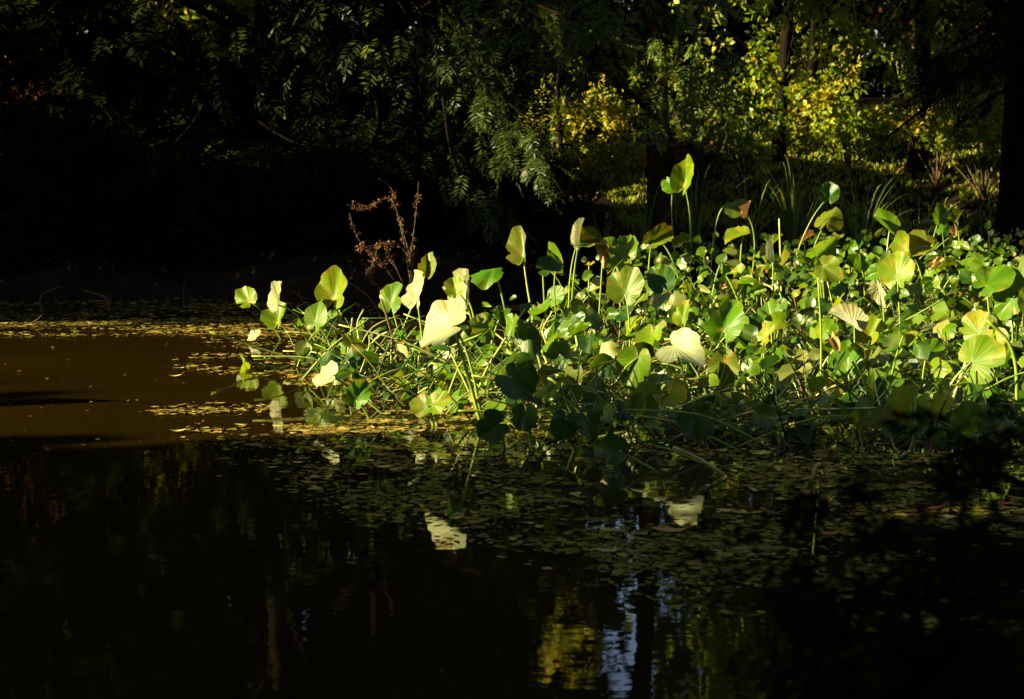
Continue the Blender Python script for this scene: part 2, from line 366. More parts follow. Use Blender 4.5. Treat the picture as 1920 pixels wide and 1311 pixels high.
# ------------------------------------------------------------------ trees
def trunk_mesh(mb, base, height, r, lean=(0, 0), sides=12, n=16):
    pts = [np.array([base[0]+lean[0]*t+.06*math.sin(t*7+base[0]), base[1]+lean[1]*t+.05*math.cos(t*5), base[2]-.25+(height+.25)*t]) for t in np.linspace(0, 1, n)]
    pts = np.array(pts); tan = np.gradient(pts, axis=0)
    V = []; ang = np.arange(sides)*2*math.pi/sides; ph = rng.uniform(0, 6)
    for i in range(n):
        t = i/(n-1); rr = r*(1-.72*t)*(1+.35*math.exp(-t*22)) * (1+.10*np.sin(3*ang+ph+t*2)+.05*np.sin(7*ang+ph))
        V.append(pts[i]+np.stack([np.cos(ang)*rr, np.sin(ang)*rr, 0*ang], 1))
    V = np.concatenate(V); f = [(i*sides+k, i*sides+(k+1) % sides, (i+1)*sides+(k+1) % sides, (i+1)*sides+k) for i in range(n-1) for k in range(sides)]
    mb.add(V, f); return pts
def crown_points(n, centre, rad, hollow=.25, clumps=18, tight=.35):
    """points gathered in clumps through an ellipsoid, so that the crown has gaps and an uneven outline"""
    cc = rng.normal(size=(clumps, 3)); cc /= np.linalg.norm(cc, axis=1)[:, None]
    cc *= (rng.uniform(hollow, 1, clumps)**.6)[:, None]
    p = cc[rng.integers(0, clumps, n)] + rng.normal(size=(n, 3))*tight*rng.uniform(.5, 1.1, (n, 1))
    return np.asarray(centre) + p*np.asarray(rad)
def limbs(mb, trunk, tips, r):
    for tip in tips:
        t = np.clip((tip[2]-trunk[0][2])/(trunk[-1][2]-trunk[0][2])*.75, .12, .9)
        s = trunk[int(t*(len(trunk)-1))]; mid = (s+tip)/2 + np.array([0, 0, .12*np.linalg.norm(tip-s)])
        tube(mb, curve(s, mid, tip, 8), r, r*.25, 5)
def tree(name, label, x, y, h, r, crowns, mat, bark='bark', temps=COARSE, lean=(0, 0), sprays=(), cull=True, group=None, zmin=.5, nlimb=10):
    """trunk with limbs + crown. crowns: (n, centre, radii, leaf size, clumps)"""
    base = np.array([x, y, ground_z(x, y)])
    t = thing(name, label, 'tree', base, group)
    tb = MB(); tr = trunk_mesh(tb, base, h, r, lean)
    cb = MB()
    for (n, c, rad, ls, cl, *tm) in crowns:
        P = crown_points(n, c, rad, clumps=cl); P = P[P[:, 2] > (zmin if tm or temps is not COARSE or name == 'shade_tree' else max(zmin, 4.9))]
        if cull: P = P[~in_view(P, 2.3)] if name == 'shade_tree' else P; P = P[~light_hole(P, ls)] if name != 'yellow_tree' or y > 33 else P; P = P[~sun_open(P, ls*1.15 if name == 'shade_tree' else ls*.62 if not tm else ls*.45)]
        out = P - np.asarray(c); D = out/np.maximum(.01, np.linalg.norm(out, axis=1))[:, None] + rng.normal(size=P.shape)*.5 + np.array([0, 0, -.35])
        scatter(cb, tm[0] if tm else temps, P, D, ls*rng.uniform(.7, 1.25, len(P)))
        if len(P) and nlimb: limbs(tb, tr, P[rng.integers(0, len(P), nlimb)], r*.22)
    for (pts, n, fl, rad, *tm) in sprays:
        path = poly(pts, 24); tube(tb, path, rad, rad*.25, 5)
        spray(cb, path, n, fl, tm[0] if tm else FRONDS)
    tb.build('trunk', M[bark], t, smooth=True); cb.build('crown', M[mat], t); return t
def spray(cb, path, n, fl, temps, hang=.45, spread=.35, cull=True):
    """fronds set alternately along a drooping branch"""
    k = len(path)-1; u = rng.uniform(.12, 1, n)*k; i = np.minimum(u.astype(int), k-1); f = (u-i)[:, None]
    P = path[i]*(1-f) + path[i+1]*f; tan = path[i+1]-path[i]; tan /= np.linalg.norm(tan, axis=1)[:, None]
    side = np.cross(tan, (0, 0, 1.)); side /= np.maximum(1e-6, np.linalg.norm(side, axis=1))[:, None]
    sg = np.where(rng.random(n) < .5, 1, -1)[:, None]
    D = tan*.7 + side*sg*rng.uniform(.2, 1, (n, 1)) + np.array([0, 0, -hang]) + rng.normal(size=(n, 3))*spread
    P = P + rng.normal(size=(n, 3))*fl*.25
    if cull: ok = ~(sun_open(P, fl*.3) | light_hole(P, fl)); P, D, n = P[ok], D[ok], int(ok.sum())
    scatter(cb, temps, P, D, fl*rng.uniform(.6, 1.2, n))
def A(*pp): return [at(*p) for p in pp]

# trees of the far bank, left to right -------------------------------------------------
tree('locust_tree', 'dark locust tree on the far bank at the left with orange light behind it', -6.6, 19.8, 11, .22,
     [(520, (-6.3, 19.6, 3.2), (2.2, 1.5, 1.7), .42, 22, FRONDS), (700, (-6.3, 20, 7.5), (2.6, 1.8, 3), .62, 26)], 'f_shade',
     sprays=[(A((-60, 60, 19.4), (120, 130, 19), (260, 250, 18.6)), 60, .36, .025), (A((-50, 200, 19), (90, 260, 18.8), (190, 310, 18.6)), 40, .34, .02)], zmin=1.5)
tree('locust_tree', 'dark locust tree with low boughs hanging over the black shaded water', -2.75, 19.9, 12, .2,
     [(700, (-3.8, 19.2, 3.3), (2.1, 1.3, 1.6), .42, 24, FRONDS), (800, (-3.6, 20, 8), (2.6, 1.8, 3.2), .62, 26)], 'f_shade',
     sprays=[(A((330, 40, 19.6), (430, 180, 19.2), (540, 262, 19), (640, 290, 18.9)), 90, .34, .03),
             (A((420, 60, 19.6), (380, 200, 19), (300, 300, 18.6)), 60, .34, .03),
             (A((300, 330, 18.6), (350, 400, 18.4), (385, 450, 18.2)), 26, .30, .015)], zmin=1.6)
tree('locust_tree', 'locust tree whose long drooping spray of leaflets catches the sun', -1.7, 20.2, 12, .24,
     [(620, (-1.4, 19.8, 3.3), (1.7, 1.1, 1.5), .40, 22, FRONDS), (760, (-1.6, 20.6, 8), (2.4, 1.8, 3.2), .62, 26)], 'f_mid',
     sprays=[(A((700, -80, 20), (800, 90, 19.4), (835, 130, 19.3), (862, 185, 19.1), (912, 225, 18.9), (945, 300, 18.7)), 80, .30, .016),
             (A((790, -60, 19.8), (850, 50, 19.5), (905, 120, 19.2), (935, 215, 18.8), (1000, 270, 18.6), (1030, 340, 18.4)), 150, .28, .016),
             (A((880, 130, 19.2), (950, 190, 18.9), (1030, 260, 18.6)), 70, .28, .02),
             (A((830, 180, 19), (850, 300, 18.8), (900, 380, 18.7), (960, 420, 18.6)), 70, .30, .02),
             (A((900, -60, 20), (1000, 20, 20), (1030, 52, 20)), 34, .28, .02)], zmin=1.5)
tree('broadleaf_tree', 'tall straight tree with reddish bark behind the middle of the lily patch', 1.86, 22.0, 13, .155,
     [(420, (1.2, 22.6, 3.5), (1.6, 1.0, 1.1), .40, 18, FRONDS), (560, (.6, 23, 9), (2.2, 1.6, 2.6), .6, 22), (260, (3.6, 22.8, 9.5), (1.2, 1.2, 2.2), .5, 12)], 'f_green', 'bark_red', lean=(-.16, .2), zmin=2.3,
     sprays=[(A((1010, 10, 21), (1120, 60, 21), (1210, 130, 21)), 50, .30, .015), (A((1150, -60, 20.8), (1215, 30, 20.7), (1245, 140, 20.6)), 46, .28, .012), (A((1290, -60, 20.9), (1250, 120, 20.7), (1225, 250, 20.6)), 40, .28, .012), (A((1320, -20, 21.5), (1300, 90, 21.4), (1290, 200, 21.2)), 50, .28, .02)])
tree('yellow_tree', 'yellowing tree seen in sun between the drooping spray and the reddish trunk', .8, 28, 3.0, .07,
     [(420, (.8, 28, 1.95), (1.1, .8, .55), .20, 30, CLUMPS)], 'f_yellow', zmin=.9)
tree('yellow_tree', 'tall slender yellow tree standing against the pale sky', 1.45, 36, 13, .1,
     [(900, (1.42, 36, 9.8), (.5, .7, 3.2), .32, 26, CLUMPS)], 'f_yellow', zmin=3, cull=False)
tree('shrub_tree', 'leafy green tree right of the reddish trunk, sunlit from top to foot', 4.3, 27.2, 7, .12,
     [(520, (4.2, 27, 3.0), (1.4, .9, 1.3), .21, 40, CLUMPS), (420, (4.2, 27.4, 5.6), (1.6, 1.3, 1.6), .34, 18, CLUMPS)], 'f_lime', zmin=1.2)
tree('yellow_tree', 'golden yellow small tree above the sunlit grass slope', 5.0, 29, 5, .1,
     [(560, (4.9, 29, 2.6), (.75, .8, .9), .22, 26, CLUMPS)], 'f_yellow', zmin=1.5)
tree('broadleaf_tree', 'dark green tree between the golden tree and the trunk at the right edge', 6.6, 28, 9, .16,
     [(480, (6.7, 27.6, 3.6), (1.3, 1, 1.2), .3, 24, FRONDS), (420, (6.6, 28, 7), (1.9, 1.5, 2.2), .5, 18)], 'f_green', zmin=2.3)
tree('orange_tree', 'rusty orange autumn tree far behind the right bank', 10.0, 38, 10, .2,
     [(900, (9.6, 37, 4.6), (1.9, 1.2, 1.7), .34, 26, CLUMPS), (300, (9.8, 38, 8), (2, 1.6, 2), .5, 16, CLUMPS)], 'f_orange', zmin=2)
tree('orange_tree', 'orange autumn tree glimpsed behind the dark trees at the far left', -8.6, 31, 9, .16,
     [(600, (-8.8, 30, 3.4), (1.0, .9, 1.6), .3, 20, CLUMPS)], 'f_orange', zmin=1)
tree('yellow_tree', 'yellow tree glimpsed high between the dark trees at the left', -5.6, 31, 9, .14,
     [(500, (-5.7, 30, 3.9), (1.2, .9, 1.2), .3, 20, CLUMPS)], 'f_yellow', zmin=1)
tree('evergreen_tree', 'black evergreen with drooping boughs at the right edge of the far bank', 7.05, 24.3, 12, .18,
     [(380, (7.4, 23.8, 3.3), (.8, .8, .7), .5, 12, FINE), (900, (7.3, 24.3, 8), (1.7, 1.6, 3.2), .6, 26)], 'f_shade', zmin=2.5, cull=False,
     sprays=[(A((1960, -10, 23.6), (1880, 60, 23.2), (1790, 100, 22.9), (1730, 135, 22.7)), 150, .42, .05, FINE),
             (A((1950, 60, 23.4), (1860, 110, 23), (1780, 150, 22.8), (1700, 190, 22.6)), 120, .40, .04, FINE),
             (A((1940, 150, 23.4), (1860, 180, 23.1), (1800, 230, 22.9)), 60, .36, .03, FINE),
             (A((1860, 90, 23), (1750, 188, 22.8), (1680, 245, 22.6), (1600, 306, 22.4)), 8, .2, .03, FINE)])
tree('broadleaf_tree', 'very tall dark tree far behind the reddish trunk, seen upside down in the water', 4.9, 37, 18, .3,
     [(1500, (4.7, 37, 10.5), (2.1, 1.6, 5.2), .42, 44, CLUMPS)], 'f_green', zmin=4)
tree('broadleaf_tree', 'tall dark tree far behind the evergreen, its top mirrored at the right of the water', 10.2, 40, 17, .3,
     [(1500, (10, 40, 11), (2.6, 2, 4.5), .45, 40, CLUMPS)], 'f_green', zmin=4)
# the wood that closes the view behind
def woods():
    mb = MB()
    for (n, cx, yy, z, rx, ry, rz) in [(1500, -12, 34, 8, 5, 2, 8.5), (1500, -4.5, 36, 8, 5, 2, 8.5), (900, 6.6, 40, 9, 3.2, 2, 9), (500, 1, 42, 3.5, 4, 2, 3.5), (420, .2, 38, 10, 1.7, 1.5, 4.5), (2300, 13, 36, 9, 5.5, 2, 9.5), (900, -20, 30, 6, 5, 3, 7), (900, 21, 34, 7, 5, 3, 8), (500, 1, 50, 3, 12, 2, 4), (900, -8, 37.5, 2.5, 9, 1.2, 3.2), (1500, -7, 40, 10, 8, 2, 8), (700, 1.5, 46, 3.5, 5, 1.5, 3.6), (500, 12, 45, 4, 6, 1.5, 4)]:
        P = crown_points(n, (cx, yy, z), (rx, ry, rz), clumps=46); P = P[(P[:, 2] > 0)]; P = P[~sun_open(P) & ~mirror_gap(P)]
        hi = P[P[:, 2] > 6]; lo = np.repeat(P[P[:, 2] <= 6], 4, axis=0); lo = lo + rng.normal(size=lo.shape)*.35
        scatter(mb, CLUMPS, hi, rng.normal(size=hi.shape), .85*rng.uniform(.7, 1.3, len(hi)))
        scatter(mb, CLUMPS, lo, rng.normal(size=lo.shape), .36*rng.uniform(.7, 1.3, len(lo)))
    o = mb.build('woods', M['f_shade']); kind(o, 'stuff', 'dark wood closing the view behind the far bank')
woods()
# unseen trees added on the sun's side to shade the pond and far bank
sh = [(-12.5, 19, 14, 3.6, 'nearest the far corner'), (-17, 16.5, 16, 4.2, 'standing back from the water'), (-15, 24, 15, 4, 'behind the far corner'), (-21, 21, 17, 4.6, 'the tallest of the left bank'),
      (-12, 5, 12, 3.4, 'beside the open pond'), (-11, -1, 12, 3.8, 'level with the near bank'), (-17, 1.5, 14, 4.2, 'back from the near bank'), (-23, 12, 17, 4.6, 'farthest from the pond'), (-15, 11.8, 13, 3.4, 'by the gap in the trees'), (-20, 3.0, 15, 4.2, 'among the near left trees'), (-9, 20.5, 13, 2.6, 'just outside the far dark boughs')]
for i, (x, y, h, rr, wd) in enumerate(sh):
    tree('shade_tree', f'unseen tree added for shade on the left bank, {wd}', x, y, h*.42, .2,
         [(2600, (x, y, h*.52), (rr, rr, h*.46), .58, 60)], 'f_shade', zmin=.1, nlimb=0, group='unseen trees added to shade the pond from the left bank')
for (x, y, h, rr, wd) in [(11.5, 14, 12, 3, 'beside the lily patch'), (12, 21, 13, 3.2, 'behind the lily patch'), (9, -2, 12, 4, 'near the standpoint'), (-2, -7, 13, 5, 'behind the standpoint'), (5, -8, 13, 5, 'behind the standpoint and to the right'), (1.5, -3.5, 15, 5.5, 'arching over the standpoint')]:  # unseen trees added overhead and around to cut the sky light
    tree('shade_tree', f'added unseen shade tree, right or near bank, {wd}', x, y, h, .28,
         [(900, (x, y, h*.55), (rr, rr, h*.42), .85, 40)], 'f_shade', zmin=.5, nlimb=8, group='unseen shade trees added round the near and right banks')

# ------------------------------------------------------------------ bank plants
def shrub(name, label, base, stems, mat, n, fl, temps, cat='shrub', rad=.012, wood='twig', hang=.3):
    t = thing(name, label, cat, base); wb, lb = MB(), MB()
    for pts in stems:
        path = poly([base]+list(pts) if len(pts) > 1 else [base, (np.array(base)+pts[0])/2+np.array([0, 0, .1]), pts[0]], 18)
        tube(wb, path, rad, rad*.3, 5); spray(lb, path, n, fl, temps, hang)
    wb.build('stem', M[wood], t, smooth=True); lb.build('foliage', M[mat], t); return t
def sub(c, k, s):  # small leaf clumps
    return c
b = water_at(775, 520); b = at(778, 520, 16.3)
shrub('dead_shrub', 'leaning twiggy shrub with red-brown dead leaves over the black water', np.array([b[0], 16.4, -.02]),
      [A((772, 495, 16.3), (745, 400, 16.3), (735, 355, 16.3), (710, 335, 16.2)), A((765, 480, 16.3), (720, 458, 16.3), (665, 470, 16.2)), A((740, 385, 16.3), (690, 390, 16.3), (652, 385, 16.2)), A((690, 520, 16.2), (700, 490, 16.2), (668, 440, 16.1), (655, 400, 16.1)), A((700, 470, 16.2), (715, 500, 16.2), (730, 470, 16.2)), A((720, 460, 16.3), (700, 495, 16.2), (690, 520, 16.2)), A((770, 500, 16.3), (780, 400, 16.3), (785, 340, 16.4))], 'f_brown', 26, .042, CLUMPS, hang=.6, rad=.006)
for (px, py, Y, rr, hh, mat, lab) in [(1590, 220, 27.6, .55, .55, 'f_lime', 'bright lime shrub glowing on the grass slope'), (1400, 235, 25.5, .45, .4, 'f_lime', 'bushy green shrub at the foot of the leafy green tree'),
                                     (1760, 215, 27, .7, .35, 'f_yellow', 'low yellow shrub under the black evergreen boughs'), (1330, 200, 24.5, .7, .8, 'f_green', 'dark green shrub just right of the reddish trunk'),
                                     (1100, 300, 25, .9, .35, 'f_yellow', 'low yellow-leaved shrub left of the reddish trunk'), (1850, 250, 26, .6, .5, 'f_lime', 'green shrub beside the evergreen trunk'), (1290, 300, 25, .5, .4, 'f_brown', 'rust-brown shrub at the foot of the reddish trunk')]:
    c = at(px, py, Y); base = np.array([c[0], Y, ground_z(c[0], Y)])
    t = thing('bank_shrub', lab, 'shrub', base); wb, lb = MB(), MB()
    P = crown_points(200, c, (rr, rr*.8, hh), clumps=18, hollow=.2); P = P[P[:, 2] > base[2]]; P = P[~sun_open(P, .1)]
    scatter(lb, CLUMPS, P, rng.normal(size=P.shape), .17*rng.uniform(.7, 1.3, len(P)))
    for p in P[:14]: tube(wb, curve(base, (base+p)/2+np.array([0, 0, .1]), p, 6), .014, .004, 4)
    wb.build('stem', M['twig'], t); lb.build('foliage', M[mat], t)
for (px, Y, rr, hh, lab) in [(-20, 18.3, .9, .8, 'shade-black bush on the far bank at the left edge'), (150, 18.8, 1.0, .9, 'shade-black bush on the far bank between the dark locust trunks'), (330, 18.6, .8, .7, 'low shade-black bush below the hanging bough on the far bank'), (480, 18.9, 1.0, .9, 'shade-dark bush on the far bank left of the dead shrub'), (640, 18.9, .9, .8, 'shade-dark bush on the far bank behind the dead shrub'), (820, 19.3, 1.0, .8, 'shade-dark bush under the long drooping spray'), (980, 20.4, .9, .7, 'shade-dark bush behind the white-horned lily leaf'), (560, 21.5, 1.6, 1.3, 'wide shade-dark thicket well back on the far bank'), (240, 21.5, 1.7, 1.4, 'wide shade-dark thicket behind the left locust trunks'), (-60, 22, 1.6, 1.4, 'shade-dark thicket far back at the left edge'), (860, 22.5, 1.4, 1.2, 'shade-dark thicket behind the long drooping spray')]:
    x = (px-CX)/F*Y; base = np.array([x, Y, ground_z(x, Y)]); c = base + np.array([0, 0, hh*.8])
    t = thing('bank_bush', lab, 'bush', base); wb, lb = MB(), MB()
    P = crown_points(420, c, (rr, rr*.7, hh), clumps=22, hollow=.2); P = P[P[:, 2] > base[2]+.02]; P = P[~sun_open(P)]
    scatter(lb, FRONDS, P, rng.normal(size=P.shape)+np.array([0, -.4, -.2]), .34*rng.uniform(.7, 1.3, len(P)))
    for p in P[:12]: tube(wb, curve(base, (base+p)/2+np.array([0, 0, .1]), p, 6), .016, .004, 4)
    wb.build('stem', M['bark'], t); lb.build('foliage', M['f_shade'], t)  # bushes added to fill black shade, the darkness put into their leaves
def blades(mb, base, n, L, spread, arch=1.):
    for _ in range(n):
        a = rng.uniform(0, 2*math.pi); l = L*rng.uniform(.5, 1.1); d = np.array([math.cos(a), math.sin(a), 0])
        b = np.asarray(base)+d*rng.uniform(0, .12); out = spread*rng.uniform(.3, 1)
        p = curve(b, b+np.array([0, 0, l*.85])+d*out*.25, b+d*out+np.array([0, 0, l*(1-.45*arch*rng.uniform(.2, 1.2))]), 8)
        s = nrm(np.cross(d, (0, 0, 1)))*(.009*rng.uniform(.7, 1.4)); wd = np.array([1, 1, .95, .9, .8, .65, .4, .05])[:, None]
        V = np.concatenate([p-s*wd, p+s*wd]); mb.add(V, [(i, i+1, 9+i, 8+i) for i in range(7)], rnd=rng.random())
for i, (px, Y, n, L, sp, lab) in enumerate([(1490, 21.6, 60, 1.7, 1.5, 'large arching sedge tuft behind the tall lily leaves'), (1400, 21.0, 34, 1.5, .9, 'upright sedge tuft behind the curved lily stalk'), (1610, 22.2, 50, 1.5, 1.5, 'broad drooping sedge tuft below the sunlit slope'),
                                           (1300, 21.2, 26, 1.5, .7, 'thin sedge tuft behind the tallest lily leaf'), (1210, 20.6, 24, 1.2, .9, 'sparse dark sedge tuft near the reddish trunk'), (1720, 22.6, 44, 1.2, 1.1, 'low sedge tuft behind the patch at the right'), (1840, 23, 40, .6, .7, 'short sedge tuft below the evergreen'), (1130, 20.2, 26, .8, .6, 'dark sedge tuft at the edge of the black water')]):
    x = (px-CX)/F*Y; base = np.array([x, Y, max(-.02, ground_z(x, Y))])
    mb = MB(); blades(mb, base, n, L, sp); o = mb.build('sedge_tuft', M['f_grass']); tag(o, lab, 'sedge', 'sedge tufts along the far shore')
mb = MB()
for _ in range(4200):
    x = rng.uniform(1.5, 11); y = rng.uniform(22.5, 34)
    if y < far_shore(min(9, x))+.3: continue
    blades(mb, (x, y, ground_z(x, y)), 4, .12, .09)
kind(mb.build('bank_grass', M['f_lime']), 'stuff', 'rough grass on the slope of the right bank')
# fallen leaves on the bank
mb = MB(); P = []
for _ in range(2500):
    x = rng.uniform(-9, 10); y = rng.uniform(17.4, 31)
    if y > far_shore(max(-9, min(9, x)))+.1: P.append((x, y, ground_z(x, y)+.02))
scatter(mb, [clump_template(3, .9, .6)], P, rng.normal(size=(len(P), 3))*np.array([1, 1, .1]), np.full(len(P), .07))
kind(mb.build('leaf_litter', M['f_brown']), 'stuff', 'brown dead leaves lying under the trees of the far bank')

# ------------------------------------------------------------------ lily leaves
NS, RF = 40, np.array([.22, .45, .68, .86, 1.])
def blade_mesh(L, mat, fold=0, droop=0, cup=0, wave=.05, asym=0, tear=0, roll=0, seed=0, wide=1.):
    """a heart-round ribbed leaf, stalk at the notch, tip along +Y, upper face +Z; L = stalk to tip in metres"""
    g = np.random.default_rng(seed)
    phi = np.linspace(-R(168), R(168), NS+1)
    tw = g.uniform(-.35, .35); tipb = g.uniform(.0, .16); r = .68 + .30*np.cos(phi) + tipb*np.exp(-(phi/.28)**2); edge = np.clip((R(170)-abs(phi))/R(16), 0, 1); r = r*(.12+.88*edge**.6)
    for k in (3, 5, 9, 14): r = r*(1+g.uniform(-.035, .035)*np.sin(k*phi+g.uniform(0, 6)))
    for _ in range(tear):
        c = g.uniform(-2.2, 2.2); r = r*(1-g.uniform(.15, .45)*np.exp(-((phi-c)/g.uniform(.06, .2))**2))
    V = [np.zeros((1, 3))]; UV = [np.array([[.5, 0]])]
    for f in RF:
        x = np.sin(phi)*r*f*wide; y = np.cos(phi)*r*f; rr = np.hypot(x, y)
        z = cup*rr**2 + wave*rr**2*(np.sin(4*phi+g.uniform(0, 6)*0+seed)+.6*np.sin(7*phi+seed*2))+.004*np.sin(26*phi)*rr + tw*x*y + .05*rr**4*np.sin(11*phi+seed) + .03*rr**4*np.sin(17*phi+seed*3)
        ax = abs(x); sgn = np.sign(x); fa = R(fold)*(1+asym*sgn)
        s = np.clip(ax/.22, 0, 1); fa = fa*(s*s*(3-2*s))
        if roll: fa = fa + roll*np.clip(ax-.25, 0, 1)*2.2*(sgn > 0 if roll > 0 else 1)
        X = sgn*ax*np.cos(fa) ; Z = z + ax*np.sin(fa)
        if abs(droop) > .01:
            k = droop; Yb = np.sin(k*y)/k - np.sin(k*y)*Z*.6; Z = Z*np.cos(k*y) - (1-np.cos(k*y))/k; y = Yb
        V.append(np.stack([X, y, Z], 1)); UV.append(np.stack([phi/(2*math.pi)+.5, np.full(NS+1, f)], 1))
    V = np.concatenate(V)*L; UV = np.concatenate(UV); n = NS+1
    f3 = [(0, 1+i+1, 1+i) for i in range(NS)]
    f4 = [(1+j*n+i, 1+j*n+i+1, 1+(j+1)*n+i+1, 1+(j+1)*n+i) for j in range(len(RF)-1) for i in range(NS)]
    mb = MB(); mb.add(V, f4, f3, uv=UV); return mb
# (checked: polar order above gives faces whose normal is +Z)
def rot_cols(nv, tv):
    nv = nrm(nv); tv = np.asarray(tv, float); tv = nrm(tv - nv*np.dot(tv, nv)); return np.stack([np.cross(tv, nv), tv, nv], 1)
GL = 'lily leaves standing in the pond'
def lily(label, att, base, L, n, t, mat, stalk='stalk', ctrl=None, rad=.0095, seed=0, name='lily_leaf', **kw):
    att = np.asarray(att, float); base = np.asarray(base, float)
    th = thing(name, label, 'lily leaf', base, GL)
    mb = blade_mesh(L, mat, seed=seed, **kw); Rm = rot_cols(n, t)
    vs = mb.v[0] @ Rm.T
    mb.v[0] = vs + att
    mb.build('leaf_blade', M[mat], th, smooth=True, uv=True)
    if ctrl is None:
        ctrl = (att+base)/2 + np.array([0, 0, .25*abs(att[2]-base[2])]) + rng.normal(size=3)*.06*np.linalg.norm(att-base)
    sb = MB(); tube(sb, curve(base-np.array([0, 0, .06]), ctrl, att, 10), rad, rad*.62, 6); sb.build('stalk', M[stalk], th, smooth=True)
    return th
